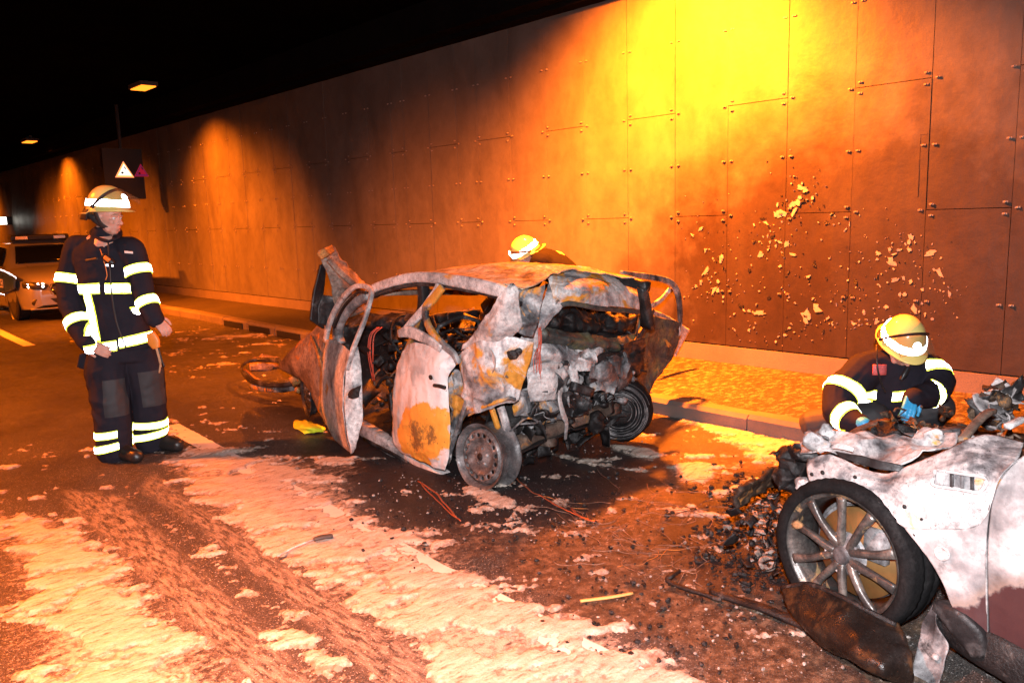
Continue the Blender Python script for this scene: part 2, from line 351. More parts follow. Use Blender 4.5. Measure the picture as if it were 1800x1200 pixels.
def gridsurf(rows, nu=18, nv=18, amp=0.0, freq=6.0, thick=0.006, seed=0, ragged=0.0, creases=0.0):
    """rows of 3-D control points -> smooth crumpled sheet with thickness"""
    P = np.asarray(rows, float); S = cat_rom(P, nu); S = np.swapaxes(cat_rom(np.swapaxes(S, 0, 1), nv), 0, 1)
    du = np.gradient(S, axis=0); dv = np.gradient(S, axis=1); N = np.cross(du, dv); N /= (np.linalg.norm(N, axis=2, keepdims=True) + 1e-9)
    if amp:
        d = (fbm(S * freq, 3, seed) - 0.5) * 2 * amp
        if creases:
            r = 1 - np.abs(fbm(S * freq * 0.7 + 5, 2, seed + 9) * 2 - 1) * 2.2; d = d + np.clip(r, 0, 1) ** 2 * creases
        d = d + (fbm(S * 22, 3, seed + 41) - 0.5) * amp * 0.55 + np.clip(1 - np.abs(fbm(S * 11 + 7, 3, seed + 51) * 2 - 1) * 5, 0, 1) * amp * 0.45
        S = S + N * d[..., None]
    if ragged:
        ins = np.stack([fbm(S * 14 + k * 11, 3, seed + 20 + k) - 0.5 for k in range(3)], -1) * 2 * ragged
        e = np.zeros((nu, nv)); e[0] = e[-1] = 1; e[:, 0] = e[:, -1] = 1; S = S + ins * e[..., None]
    B = S - N * thick; nuv = nu * nv
    ix = np.arange(nuv).reshape(nu, nv)
    f = [(ix[i, j], ix[i, j + 1], ix[i + 1, j + 1], ix[i + 1, j]) for i in range(nu - 1) for j in range(nv - 1)]
    f += [(nuv + ix[i, j], nuv + ix[i + 1, j], nuv + ix[i + 1, j + 1], nuv + ix[i, j + 1]) for i in range(nu - 1) for j in range(nv - 1)]
    rim = [ix[0, j] for j in range(nv)] + [ix[i, -1] for i in range(1, nu)] + [ix[-1, j] for j in range(nv - 2, -1, -1)] + [ix[i, 0] for i in range(nu - 2, 0, -1)]
    for a, b in zip(rim, rim[1:] + rim[:1]): f.append((a, nuv + a, nuv + b, b))
    return np.concatenate([S.reshape(-1, 3), B.reshape(-1, 3)]), f
def sweep(pts, w=0.05, h=None, ref=(0, 0, 1), n=None, seg=8, sq=2.0, amp=0.0, seed=0, closed=False, smooth=True):
    """sweep a super-elliptic section (w across ref, h along ref) along a path"""
    P = np.asarray(pts, float); k = len(P); n = n or (k - 1) * 5 + 1
    w = np.asarray(w if np.ndim(w) else [w] * k, float); h = w if h is None else np.asarray(h if np.ndim(h) else [h] * k, float)
    if closed:
        Pc = np.concatenate([P[-1:], P, P[:2]]); t = cat_rom(Pc, (len(Pc) - 1) * 6 + 1)[6:-6]; S = t[:-1]; W_ = np.full(len(S), w[0]); H_ = np.full(len(S), h[0])
    else:
        S = cat_rom(P, n) if smooth else P; W_ = cat_rom(w[:, None], len(S))[:, 0]; H_ = cat_rom(h[:, None], len(S))[:, 0]
    n = len(S)
    if amp: S = S + np.stack([fbm(S * 8 + q * 7, 3, seed + q) - 0.5 for q in range(3)], -1) * 2 * amp
    T = np.roll(S, -1, 0) - np.roll(S, 1, 0) if closed else np.gradient(S, axis=0); T /= np.linalg.norm(T, axis=1, keepdims=True) + 1e-9
    ref = np.asarray(ref, float); X = np.cross(T, ref); ln = np.linalg.norm(X, axis=1, keepdims=True)
    X = np.where(ln < 1e-3, np.cross(T, np.array([0.3, 0.9, 0.1])), X); X /= np.linalg.norm(X, axis=1, keepdims=True) + 1e-9; Y = np.cross(X, T)
    th = (np.arange(seg) + 0.5) * 2 * math.pi / seg; cx, cy = np.cos(th), np.sin(th)
    cx = np.sign(cx) * np.abs(cx) ** (2 / sq); cy = np.sign(cy) * np.abs(cy) ** (2 / sq)
    V = S[:, None] + X[:, None] * (cx[None, :, None] * W_[:, None, None] * 0.5) + Y[:, None] * (cy[None, :, None] * H_[:, None, None] * 0.5)
    f = []
    m = n if closed else n - 1
    for i in range(m):
        for j in range(seg):
            a = i * seg + j; b = i * seg + (j + 1) % seg; c = ((i + 1) % n) * seg + (j + 1) % seg; d = ((i + 1) % n) * seg + j; f.append((a, d, c, b))
    if not closed: f += [tuple(range(seg)), tuple(range((n - 1) * seg, n * seg))[::-1]]
    return V.reshape(-1, 3), f
def lathe(prof, seg, o, ax, up):
    """profile [(r, h)] turned about axis ax through o"""
    ax = np.asarray(ax, float); ax /= np.linalg.norm(ax); up = np.asarray(up, float); x = np.cross(up, ax); x /= np.linalg.norm(x); y = np.cross(ax, x)
    th = np.arange(seg) * 2 * math.pi / seg; V = []
    for r, hh in prof: V.append(np.asarray(o) + ax * hh + r * (np.cos(th)[:, None] * x + np.sin(th)[:, None] * y))
    f = [(i * seg + j, i * seg + (j + 1) % seg, (i + 1) * seg + (j + 1) % seg, (i + 1) * seg + j) for i in range(len(prof) - 1) for j in range(seg)]
    return np.concatenate(V), f
def ellipsoid(c, r, ax=None, nu=14, nv=10):
    th = np.linspace(0, math.pi, nv); ph = np.arange(nu) * 2 * math.pi / nu
    v = np.array([[math.sin(a) * math.cos(b), math.sin(a) * math.sin(b), math.cos(a)] for a in th for b in ph]) * np.asarray(r, float)
    if ax is not None: v = v @ np.asarray(ax, float)
    f = [(i * nu + j, (i + 1) * nu + j, (i + 1) * nu + (j + 1) % nu, i * nu + (j + 1) % nu) for i in range(nv - 1) for j in range(nu)]
    return v + np.asarray(c, float), f
# ------------------------------------------------------------------ the tunnel
XW = 6.91
def quad(name, pts, m, kind='structure', parent=None):
    o = mesh(name, pts, [tuple(range(len(pts)))], m, parent, False)
    if kind: o['kind'] = kind
    return o
# polygons on the ground, from where they lie in the photograph
def poly(pts, z=0.0): return np.array([G(*p, z)[:2] for p in pts])
def soft(P, poly, w):
    """signed distance to polygon / w, clipped to -1..1"""
    x, y = P[..., 0], P[..., 1]; ins = np.zeros(x.shape, bool); dmin = np.full(x.shape, 1e9)
    for (ax, ay), (bx, by) in zip(poly, np.roll(poly, -1, 0)):
        c = ((ay > y) != (by > y)) & (x < (bx - ax) * (y - ay) / (by - ay + 1e-12) + ax); ins ^= c
        L2 = (bx - ax) ** 2 + (by - ay) ** 2 + 1e-12; t = np.clip(((x - ax) * (bx - ax) + (y - ay) * (by - ay)) / L2, 0, 1)
        dmin = np.minimum(dmin, np.hypot(x - ax - t * (bx - ax), y - ay - t * (by - ay)))
    return np.clip(np.where(ins, dmin, -dmin) / w, -1, 1)
FOAM = [
    (poly([(-40, 912), (60, 905), (135, 925), (175, 955), (235, 1015), (300, 1085), (380, 1160), (440, 1230), (470, 1300), (90, 1300), (60, 1200), (52, 1130), (42, 1050), (20, 965), (-20, 940)]), 0.16, 1.0),
    (poly([(225, 870), (300, 900), (365, 945), (430, 995), (520, 1075), (620, 1160), (720, 1260), (640, 1300), (560, 1210), (470, 1110), (390, 1030), (310, 960), (250, 910)]), 0.14, 0.62),
    (poly([(290, 800), (345, 795), (440, 800), (540, 815), (590, 840), (625, 880), (660, 935), (760, 955), (830, 1010), (930, 1062), (1080, 1120), (1200, 1185), (1300, 1260), (900, 1300), (800, 1215), (720, 1130), (640, 1085), (560, 1025), (490, 975), (407, 925), (330, 872)]), 0.14, 1.0),
    (poly([(1120, 700), (1230, 700), (1300, 728), (1400, 735), (1470, 750), (1450, 800), (1390, 828), (1335, 812), (1290, 775), (1255, 760), (1200, 738), (1130, 722)]), 0.10, 1.0),
    (poly([(1165, 815), (1235, 812), (1262, 835), (1240, 850), (1195, 846)]), 0.06, 0.9),
    (poly([(1270, 845), (1340, 838), (1350, 862), (1300, 872)]), 0.06, 0.85),
    (poly([(815, 858), (845, 852), (905, 883), (890, 892), (840, 880)]), 0.03, 1.1),
    (poly([(965, 878), (1003, 876), (1006, 892), (975, 895)]), 0.03, 0.7),
    (poly([(480, 830), (560, 795), (640, 800), (660, 830), (600, 850), (540, 850)]), 0.12, 0.55),
    (poly([(1050, 780), (1110, 782), (1165, 800), (1150, 812), (1095, 800)]), 0.05, 0.8),
    (poly([(960, 790), (1060, 812), (1155, 826), (1150, 834), (1040, 822), (960, 800)]), 0.04, 0.62),
    (poly([(340, 585), (460, 586), (475, 596), (345, 598)]), 0.22, 0.65),
    (poly([(400, 564), (545, 577), (560, 590), (470, 580), (390, 570)]), 0.10, 1.0),
    (poly([(262, 598), (340, 590), (345, 600), (262, 606)]), 0.15, 0.5),
    (poly([(1060, 890), (1085, 888), (1095, 900), (1065, 903)]), 0.03, 0.7),
]
SOOT_SHADE = [(poly([(455, 705), (520, 690), (700, 690), (1150, 690), (1195, 770), (1150, 850), (1060, 905), (900, 935), (720, 925), (640, 880), (600, 840), (520, 800), (560, 770)]), 0.25),  # soot on the ground; this patch also paints the hatchback's shadow zone dark
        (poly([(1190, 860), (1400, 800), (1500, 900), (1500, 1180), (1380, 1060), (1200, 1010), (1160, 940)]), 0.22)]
BROWNP = [(poly([(640, 930), (760, 900), (1000, 880), (1250, 800), (1420, 800), (1560, 1000), (1760, 1300), (1350, 1290), (1150, 1150), (900, 1040), (760, 960)]), 0.25)]
TRACK = [poly([(110, 860), (215, 870), (300, 955), (380, 1025), (470, 1110), (560, 1210), (640, 1300), (480, 1300), (430, 1200), (350, 1125), (270, 1040), (200, 960), (120, 900)]),
         poly([(270, 830), (330, 872), (410, 926), (490, 978), (560, 1025), (640, 1085), (720, 1130), (800, 1215), (890, 1300), (740, 1300), (650, 1190), (560, 1105), (450, 1010), (340, 925), (240, 860)])]
def masks(P):
    foam = np.full(P.shape[:-1], -1.0)
    for pl, w, s in FOAM:
        foam = np.maximum(foam, soft(P, pl, w) * (0.5 if s >= 1 else 0.5) + (s - 1))
    soot = np.max([soft(P, pl, w) for pl, w in SOOT_SHADE], 0); br = soft(P, BROWNP[0][0], BROWNP[0][1])
    tr = np.max([soft(P, pl, 0.10) for pl in TRACK], 0)
    return foam, soot, br, tr
def axis_vals(segs):
    out = []
    for a, b, s in segs: out += list(np.arange(a, b - 1e-6, s))
    out.append(segs[-1][1]); return np.array(out)
def road():
    xs = axis_vals([(-9, -2, 1.0), (-2, -0.4, 0.1), (-0.4, 5.4, 0.028), (5.4, 5.9, 0.1)])
    ys = axis_vals([(-16, 0, 2.0), (0, 0.9, 0.1), (0.9, 6.6, 0.028), (6.6, 12, 0.06), (12, 20, 0.25), (20, 95, 5.0)])
    X, Y = np.meshgrid(xs, ys); P = np.stack([X, Y], -1)
    foam, soot, br, tr = masks(P)
    z = (fbm(np.stack([X * 0.9, Y * 0.9, X * 0], -1), 3, 3) - 0.5) * 0.02
    z = z * sstep(5.6, 4.6, X)
    z += (fbm(np.stack([X * 25, Y * 25, X * 0], -1), 2, 5) - 0.5) * 0.004
    v = np.stack([X, Y, z], -1).reshape(-1, 3); nx = len(xs); ny = len(ys)
    ix = np.arange(nx * ny).reshape(ny, nx)
    f = np.stack([ix[:-1, :-1], ix[:-1, 1:], ix[1:, 1:], ix[1:, :-1]], -1).reshape(-1, 4)
    me = bpy.data.meshes.new('road'); me.from_pydata(v.tolist(), [], f.tolist())
    me.polygons.foreach_set('use_smooth', [True] * len(me.polygons))
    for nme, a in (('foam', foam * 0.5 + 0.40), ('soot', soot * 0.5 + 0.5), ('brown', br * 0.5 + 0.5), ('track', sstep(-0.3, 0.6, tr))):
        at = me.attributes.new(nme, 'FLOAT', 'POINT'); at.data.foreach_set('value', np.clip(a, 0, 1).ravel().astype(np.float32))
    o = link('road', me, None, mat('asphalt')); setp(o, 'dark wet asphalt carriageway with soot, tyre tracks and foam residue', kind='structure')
    return o
road()
def foam_sheet(name, x0, x1, y0, y1, s, label, thr=0.0, z0=0.004):
    xs = np.arange(x0, x1, s); ys = np.arange(y0, y1, s); X, Y = np.meshgrid(xs, ys); P = np.stack([X, Y], -1)
    foam, soot, br, tr = masks(P)
    a = math.radians(43); U = X * math.cos(a) - Y * math.sin(a); V = X * math.sin(a) + Y * math.cos(a)
    st = fbm(np.stack([U * 3.2, V * 10.5, X * 0 + fbm(np.stack([X * 3, Y * 3, X * 0], -1), 2, 40) * 1.5], -1), 5, 11, 0.55)
    blob = fbm(np.stack([X * 7.5, Y * 7.5, X * 0], -1), 4, 31); fine = fbm(np.stack([X * 42, Y * 42, X * 0], -1), 3, 51)
    foot = sstep(0.60, 0.70, fbm(np.stack([X * 6.0, Y * 6.0, X * 0 + 3], -1), 3, 71))
    lvl = foam * 1.5 + (st - 0.5) * 3.0 + (blob - 0.5) * 1.6 + (fine - 0.5) * 1.2 - foot * 0.9 - sstep(0.0, 0.6, tr) * 0.55
    base = (fbm(np.stack([X * 0.9, Y * 0.9, X * 0], -1), 3, 3) - 0.5) * 0.02
    h = sstep(0.0, 0.45, lvl) * (0.002 + 0.010 * np.clip(st * 1.4 - 0.2, 0, 1)) + np.clip(lvl, 0, 1) * fine * 0.004
    keep = lvl > thr; zz = base + z0 + np.where(keep, h, -0.012)
    cell = keep[:-1, :-1] | keep[1:, :-1] | keep[:-1, 1:] | keep[1:, 1:]
    nx = len(xs); ix = np.arange(X.size).reshape(X.shape); q = np.stack([ix[:-1, :-1], ix[:-1, 1:], ix[1:, 1:], ix[1:, :-1]], -1)[cell]
    used = np.unique(q); rem = np.full(X.size, -1); rem[used] = np.arange(len(used)); v = np.stack([X, Y, zz], -1).reshape(-1, 3)[used]
    me = bpy.data.meshes.new(name); me.from_pydata(v.tolist(), [], rem[q].tolist()); me.polygons.foreach_set('use_smooth', [True] * len(me.polygons))
    th = np.clip(1 - lvl * 1.4, 0, 1).ravel()[used]; at = me.attributes.new('thin', 'FLOAT', 'POINT'); at.data.foreach_set('value', th.astype(np.float32))
    return setp(link(name, me, None, mat('foam')), label, 'foam', kind='stuff')
foam_sheet('foam', -1.2, 5.15, 0.9, 7.2, 0.0145, 'pale firefighting foam spread in streaks over the carriageway')
foam_sheet('foam', 3.2, 5.5, 7.2, 13.5, 0.03, 'thin foam lying along the kerb beyond the hatchback wreck')
# lane marking dashes
def dash(p0, p1, w, label):
    a = G(*p0)[:2]; b = G(*p1)[:2]; d = (b - a) / np.linalg.norm(b - a); nrm = np.array([d[1], -d[0]]); L = np.linalg.norm(b - a); n = max(6, int(L / 0.05)); V = []; 
    for i in range(n + 1):
        for j in range(5):
            q = a + d * L * i / n + nrm * w * (j / 4 - 0.5); e = (fbm(np.array([q[0] * 22, q[1] * 22, 0.0]), 3, 8) - 0.5) * 0.02
            if j in (0, 4): q = q + nrm * e * (1 if j else -1)
            z = (fbm(np.array([q[0] * 0.9, q[1] * 0.9, 0.0]), 3, 3) - 0.5) * 0.02
            V.append((q[0], q[1], z + 0.0045))
    f = [(i * 5 + j, i * 5 + j + 1, i * 5 + j + 6, i * 5 + j + 5) for i in range(n) for j in range(4)]
    return setp(mesh('lane_marking', V, f, mat('paintline'), None, True), label, kind='structure')
dash((298, 748), (1120, 1198), 0.15, 'white lane dash at the standing firefighter running under the foam')
dash((-60, 556), (52, 608), 0.15, 'white lane dash in front of the police car')

# footpath, kerb, wall, ceiling
def kx(y): return 5.14 + 0.036 * np.clip(y - 2.4, -4, 12)
ys = np.concatenate([np.arange(-10, 20, 0.5), np.arange(20, 96, 4.0)])
v = []; f = []
for i, y in enumerate(ys):
    for j in range(7):
        x = kx(y) + 0.15 + (XW + 0.2 - kx(y) - 0.15) * j / 6; v.append((x, y, 0.126))
for i in range(len(ys) - 1):
    for j in range(6): a = i * 7 + j; f.append((a, a + 1, a + 8, a + 7))
def M_path():
    t = NT('footpath_surface'); c = t.ramp(t.noise(1.4, 6, 0.6), [(0.3, (0.022, 0.018, 0.015)), (0.7, (0.06, 0.05, 0.042))])
    s = t.xyz(); near = t.maprange(s[1], 9.0, 6.0)
    fm = t.maprange(t.noise(1, 7, 0.75, t.map(scale=(9, 17, 9), rot=(0, 0, math.radians(43)))), 0.49, 0.57)
    c = t.mix(t.math('MULTIPLY', fm, t.math('MULTIPLY', near, 0.8)), c, (0.21, 0.185, 0.165))
    c = t.mix(t.maprange(t.noise(1, 7, 0.75, t.map(scale=(16, 30, 16), rot=(0, 0, math.radians(43)))), 0.47, 0.57, 0, 0.9), c, (0.020, 0.014, 0.011))
    t.bsdf(c, 0.7, 0, t.bump(t.noise(40, 6, 0.7), 0.6, 0.012)); return t.m
o = mesh('footpath', v, f, M_path(), None, False); setp(o, 'narrow raised footpath between kerb and tunnel wall', kind='structure')
kb = thing('kerb', 'low concrete kerb between road and footpath', None, (5.2, 0, 0)); kb['kind'] = 'structure'; 
y = -3.0; k = 0
while y < 30:
    L = 1.0; m = MB(); y1 = y + L - 0.012; dz = rng.uniform(-0.004, 0.004)
    a, b = kx(y), kx(y1); inlet = 9.4 < y < 13
    P = [(a, y, -0.05), (a + 0.155, y, -0.05), (a + 0.155, y, 0.13 + dz), (a + 0.03, y, 0.13 + dz), (a, y, 0.10 + dz)]
    Q = [(b + p[0] - a, y1, p[2]) for p in P]
    m.add(P + Q, [(4, 3, 2, 1, 0), (5, 6, 7, 8, 9)] + [(i, (i + 1) % 5, (i + 1) % 5 + 5, i + 5) for i in range(5)])
    m.build('kerb_stone', mat('kerb'), kb, False)
    if inlet:
        mm = MB().box((a - 0.012, y + 0.16, 0.004), (a - 0.002, y + 0.84, 0.095)); mm.build('drain_inlet', mat('black'), kb, False)
    y += L
o = MB().box((5.6, 30, -0.05), (5.75, 95, 0.13)).build('kerb_stone', mat('kerb'), kb, False)

wall = thing('tunnel_wall', 'tall tunnel side wall of pale metal panels lit orange, blackened by fire at right', 'wall', (XW, 5, 0))
MB().box((XW + 0.05, -16, -0.1), (XW + 0.4, 95, 4.6)).build('backing', mat('beam'), wall, False)
MB().box((XW - 0.012, -16, 0.10), (XW + 0.049, 95, 0.292)).build('plinth', mat('plinth'), wall, False)
seams = [7.905, 8.325, 8.91, 9.50, 9.81]
s = 7.905
while s > -8: s -= 0.6083; seams.insert(0, s)
s = 9.81
while s < 62: s += 0.61; seams.append(s)
npan = 0
k0 = int(np.argmin(np.abs(np.array(seams) - 5.471)))  # seam between an even (left) and odd column
JD, JB = 1.585, 2.615
clipseams = []
for i in range(len(seams) - 1):
    a, b = seams[i], seams[i + 1]
    odd = (i - k0) % 2 == 1 if True else 0
    odd = ((k0 - 1 - i) % 2 == 0)      # column just right of the 5.47 seam (y 4.86..5.47) has its joint at JB
    zs = [0.302, JB, 3.93] if odd else [0.302, JD, 3.93]
    for z0, z1 in zip(zs, zs[1:]):
        g = 0.0022 if abs(b - 8.91) > 0.01 else 0.008
        d = rng.uniform(-0.003, 0.003); n = 5 if a < 14 else 2; R_ = 7 if a < 14 else 2
        Y = np.linspace(a + 0.0022, b - g, n); Z = np.linspace(z0 + 0.003, z1 - 0.003, R_)
        YY, ZZ = np.meshgrid(Y, Z); bul = 0.0
        XX = XW + d + (fbm(np.stack([YY * 1.7, ZZ * 1.7, YY * 0 + i * 3.1], -1), 2, i) - 0.5) * 0.014 * np.sin((YY - a) / (b - a) * math.pi) 
        F_ = np.stack([XX, YY, ZZ], -1).reshape(-1, 3); m = MB(); B_ = F_.copy(); B_[:, 0] = XW + 0.03
        ix = np.arange(n * R_).reshape(R_, n); ff = [(ix[p, q], ix[p + 1, q], ix[p + 1, q + 1], ix[p, q + 1]) for p in range(R_ - 1) for q in range(n - 1)]
        rim = list(ix[0]) + list(ix[1:, -1]) + list(ix[-1, -2::-1]) + list(ix[-2:0:-1, 0]); N0 = n * R_
        ff += [(p, q, q + N0, p + N0) for p, q in zip(rim, rim[1:] + rim[:1])]
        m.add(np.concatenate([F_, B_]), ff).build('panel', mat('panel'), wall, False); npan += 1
    clipseams.append((b, odd, a))
# clips: pairs across each seam; triplets where a horizontal joint ends
cm = None; nclip = 0; far = MB()
def clip_geo(): 
    v, f = lathe([(0.0001, -0.012), (0.006, -0.011), (0.009, -0.006), (0.010, 0.0)], 8, (0, 0, 0), (1, 0, 0), (0, 0, 1)); return v, f
def clip(y, z):
    global cm, nclip
    v, f = clip_geo(); v2, f2 = MB().box((-0.004, -0.018, -0.007), (0.001, 0.018, 0.007)).v[0], [(0, 1, 3, 2), (4, 6, 7, 5), (0, 4, 5, 1), (2, 3, 7, 6), (0, 2, 6, 4), (1, 5, 7, 3)]
    if y < 13.2 and y > 0.3 and nclip < 292:
        if cm is None:
            mb = MB().add(v, f).add(v2, f2); cm = mb.build('panel_clip', mat('clip'), wall, False); cm.location = (XW - 0.005, y, z)
        else:
            o = cm.copy(); C.collection.objects.link(o); o.parent = wall; o.matrix_parent_inverse = cm.matrix_parent_inverse; o.location = (XW - 0.005, y, z)
        nclip += 1
    elif y < 30:
        far.add(v * 1.2 + np.array((XW - 0.005, y, z)), f)
for s, odd, a in clipseams:
    # column [a, s] has its joint at JB if odd
    for z in (3.31, 2.10, 0.845): clip(s - 0.042, z); clip(s + 0.042, z)
    mine, other = (JB, JD) if odd else (JD, JB)
    clip(s - 0.042, mine + 0.045); clip(s - 0.042, mine - 0.045); clip(s + 0.042, mine)
    clip(s + 0.042, other + 0.045); clip(s + 0.042, other - 0.045); clip(s - 0.042, other)
o = far.build('panel_clip_rows', mat('clip'), wall, False); o['kind'] = 'stuff'
# spalled chips knocked out of the coating by the heat
def chips():
    m = MB(); dark = MB(); g = np.random.default_rng(12)
    cl = [((1352, 385), 18, 22, 5), ((1402, 355), 14, 16, 8), ((1412, 330), 10, 8, 4), ((1250, 455), 16, 22, 9), ((1262, 500), 12, 26, 10), ((1335, 425), 22, 18, 9), ((1370, 440), 14, 14, 8), ((1475, 395), 30, 12, 8),
          ((1560, 445), 16, 12, 8), ((1590, 435), 14, 10, 6), ((1565, 480), 24, 14, 8), ((1650, 475), 12, 22, 8), ((1645, 515), 14, 12, 7), ((1520, 545), 40, 20, 16), ((1420, 535), 26, 22, 12), ((1310, 540), 22, 22, 8),
          ((1385, 580), 16, 10, 6), ((1540, 570), 26, 8, 10), ((1480, 500), 40, 50, 10), ((1230, 450), 14, 40, 5), ((1600, 560), 30, 20, 6), ((1325, 570), 20, 12, 4)]
    def one(px, py, r, tgt):
        p = onplane(px, py, (XW - 0.004, 0, 0), (1, 0, 0)); k = int(g.integers(9, 15))
        th = np.sort(g.uniform(0, 2 * math.pi, k)); rr = r * (0.45 + 0.75 * g.random(k)); st = g.uniform(0.9, 2.2); rot = g.uniform(0, 3.14)
        ly = np.cos(th) * rr * st; lz = np.sin(th) * rr; ly, lz = ly * math.cos(rot) - lz * math.sin(rot), ly * math.sin(rot) + lz * math.cos(rot)
        tl = g.uniform(-.003, .003); x0 = XW - 0.0065
        V = [(x0, p[1], p[2])] + [(x0 + g.uniform(-.0012, .0012) + tl * w / r, p[1] + q, p[2] + w) for q, w in zip(ly, lz)] + [(XW + 0.006, p[1] + q * 1.04, p[2] + w * 1.04) for q, w in zip(ly, lz)]
        ff = [(0, 1 + j, 1 + (j + 1) % k) for j in range(k)] + [(1 + j, 1 + k + j, 1 + k + (j + 1) % k, 1 + (j + 1) % k) for j in range(k)]
        tgt.add(V, ff)
    for (cx, cy), sx, sy, n in cl:
        for _ in range(n):
            r = min(0.042, 0.006 * math.exp(abs(g.normal()) * 0.75)); one(cx + g.normal() * sx, cy + g.normal() * sy, r, m)
        for _ in range(int(n * 2.2)): one(cx + g.normal() * sx * 1.9, cy + g.normal() * sy * 1.9, g.uniform(.0016, .0055), m if g.random() < .7 else dark)
    for _ in range(46): one(1400 + g.normal() * 70, 470 + g.normal() * 70, g.uniform(.004, .022), dark)
    for px, py, r in ((1412, 332, .034), (1403, 356, .036), (1428, 348, .02), (1568, 462, .024), (1652, 480, .032), (1396, 372, .028), (1262, 510, .026)): one(px, py, r, m)
    o = m.build('spalled_patches', mat('spall'), wall, False); o['kind'] = 'stuff'
    o = dark.build('charred_flakes', mat('char'), wall, False); o['kind'] = 'stuff'
chips()
# small conduit with a hood on the wall (near the right edge)
pp = onplane(1618, 235, (XW, 0, 0), (1, 0, 0)); pq = onplane(1612, 345, (XW, 0, 0), (1, 0, 0))
MB().box((XW - 0.0045, pp[1] - 0.004, pq[2]), (XW - 0.002, pp[1] + 0.006, pp[2])).box((XW - 0.0045, pp[1] - 0.05, pp[2] - 0.010), (XW - 0.002, pp[1] - 0.006, pp[2])).build('conduit', mat('panel'), wall, False)

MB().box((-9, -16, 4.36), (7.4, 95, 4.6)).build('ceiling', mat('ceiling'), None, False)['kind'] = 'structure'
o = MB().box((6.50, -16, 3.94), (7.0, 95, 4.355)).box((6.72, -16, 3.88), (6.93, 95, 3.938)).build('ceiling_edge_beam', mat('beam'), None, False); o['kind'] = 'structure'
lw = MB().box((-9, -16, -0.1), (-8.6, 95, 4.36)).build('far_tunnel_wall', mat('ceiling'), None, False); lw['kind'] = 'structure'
# luminaires
for i, (x, yy, z, p, ang) in enumerate(LAMPS):
    lb = ['sodium ceiling lamp above the burnt wrecks', 'glowing sodium ceiling lamp nearest the triangular sign', 'small glowing sodium ceiling lamp far along the tunnel', 'farthest sodium ceiling lamp in the tunnel', 'unseen sodium fill lamp added over the other lane, nearest the photographer', 'second unseen sodium fill lamp added over the other lane', 'third unseen sodium fill lamp added over the other lane', 'fourth unseen sodium fill lamp added over the other lane', 'last unseen sodium fill lamp added over the other lane'][i]
    t = thing('ceiling_lamp', lb, 'lamp', (x, yy, z), 'sodium lamps along the ceiling')
    zc = 4.35
    MB().box((x - 0.16, yy - 0.32, z + 0.03), (x + 0.16, yy + 0.32, z + 0.10)).box((x - 0.03, yy - 0.2, z + 0.10), (x + 0.03, yy - 0.14, zc)).box((x - 0.03, yy + 0.14, z + 0.10), (x + 0.03, yy + 0.2, zc)).build('housing', mat('steel'), t, False)
    MB().box((x - 0.13, yy - 0.29, z + 0.012), (x + 0.13, yy + 0.29, z + 0.029)).build('lamp_glass', mat('lampglass'), t, False)
    for nm, e, ang, bl, tilt in (('wall_wash', p, (136 if i == 0 else 112) if i < 4 else 50, 0.9 if i < 4 else 1.0, (-26 if i == 0 else -18) if i < 4 else -62), ('road_wash', ang, (146 if i < 4 else (104 if i == 4 else 150)), 0.75, 0)):
        if e <= 0: continue
        l = bpy.data.lights.new('sodium_' + nm, 'SPOT'); l.energy = e; l.color = SODIUM; l.spot_size = math.radians(ang); l.spot_blend = bl; l.shadow_soft_size = 0.12
        lo = bpy.data.objects.new('sodium_' + nm, l); C.collection.objects.link(lo); lo.location = (x, yy, z - 0.02); lo.rotation_euler = (0, math.radians(tilt), 0)
# warning sign with lit triangle + second dim sign
def tri_sign(px, py, yy, label, cols, w=0.36, box=True):
    c = onplane(px, py, (0, yy, 0), (0, 1, 0)); t = thing('lane_sign', label, 'sign', c, 'triangular signs hanging over the lane')
    if box: MB().box((c[0] - 0.42, yy + 0.01, c[2] - 0.62), (c[0] + 0.42, yy + 0.18, c[2] + 0.48)).box((c[0] - 0.03, yy + 0.05, c[2] + 0.48), (c[0] + 0.03, yy + 0.11, 4.358)).build('sign_box', mat('black'), t, False)
    def tri(s, d, y0, bot=0.0): return [(c[0] - s, y0, c[2] - s * 0.75), (c[0] + s, y0, c[2] - s * 0.75), (c[0], y0, c[2] + s * 1.0), (c[0] - s, y0 - d, c[2] - s * 0.75), (c[0] + s, y0 - d, c[2] - s * 0.75), (c[0], y0 - d, c[2] + s * 1.0)]
    F5 = [(0, 1, 2), (5, 4, 3), (0, 3, 4, 1), (1, 4, 5, 2), (2, 5, 3, 0)]
    for nm, s, y0, mm in (('red_border', w / 2 + 0.022, yy - 0.001, cols[0]), ('lit_border', w / 2, yy - 0.012, cols[1]), ('lit_face', w / 2 - 0.035, yy - 0.023, cols[2])):
        MB().add(tri(s, 0.010, y0), F5).build(nm, mat(mm), t, False)
    b = MB(); # bent arrow / figure symbol
    b.tube([(c[0] + 0.0, yy - 0.036, c[2] + 0.08), (c[0] + 0.03, yy - 0.036, c[2] + 0.03)], 0.018, 0.01, (0, 1, 0))
    b.build('symbol_arrow', mat('black'), t, True); MB().add(*ellipsoid((c[0] - 0.05, yy - 0.036, c[2] - 0.05), (0.025, 0.006, 0.022))).build('symbol_dot', mat('black'), t, True)
tri_sign(218, 300, 19.0, 'triangular warning sign glowing white with a red border in a black box', ('signred', 'signyellow', 'signwhite'))
tri_sign(248, 301, 18.6, 'dim red triangular sign right beside the glowing one', ('signdimred', 'signpurple', 'signdimred'), 0.27, False)
c = onplane(12, 388, (6.75, 0, 0), (1, 0, 0)); t = thing('exit_sign', 'small glowing white rectangular sign on the wall at the far left', 'sign', c)
MB().box((c[0] - 0.02, c[1] - 0.05, c[2] - 0.15), (XW, c[1] + 0.05, c[2] + 0.15)).build('bracket', mat('black'), t, False)
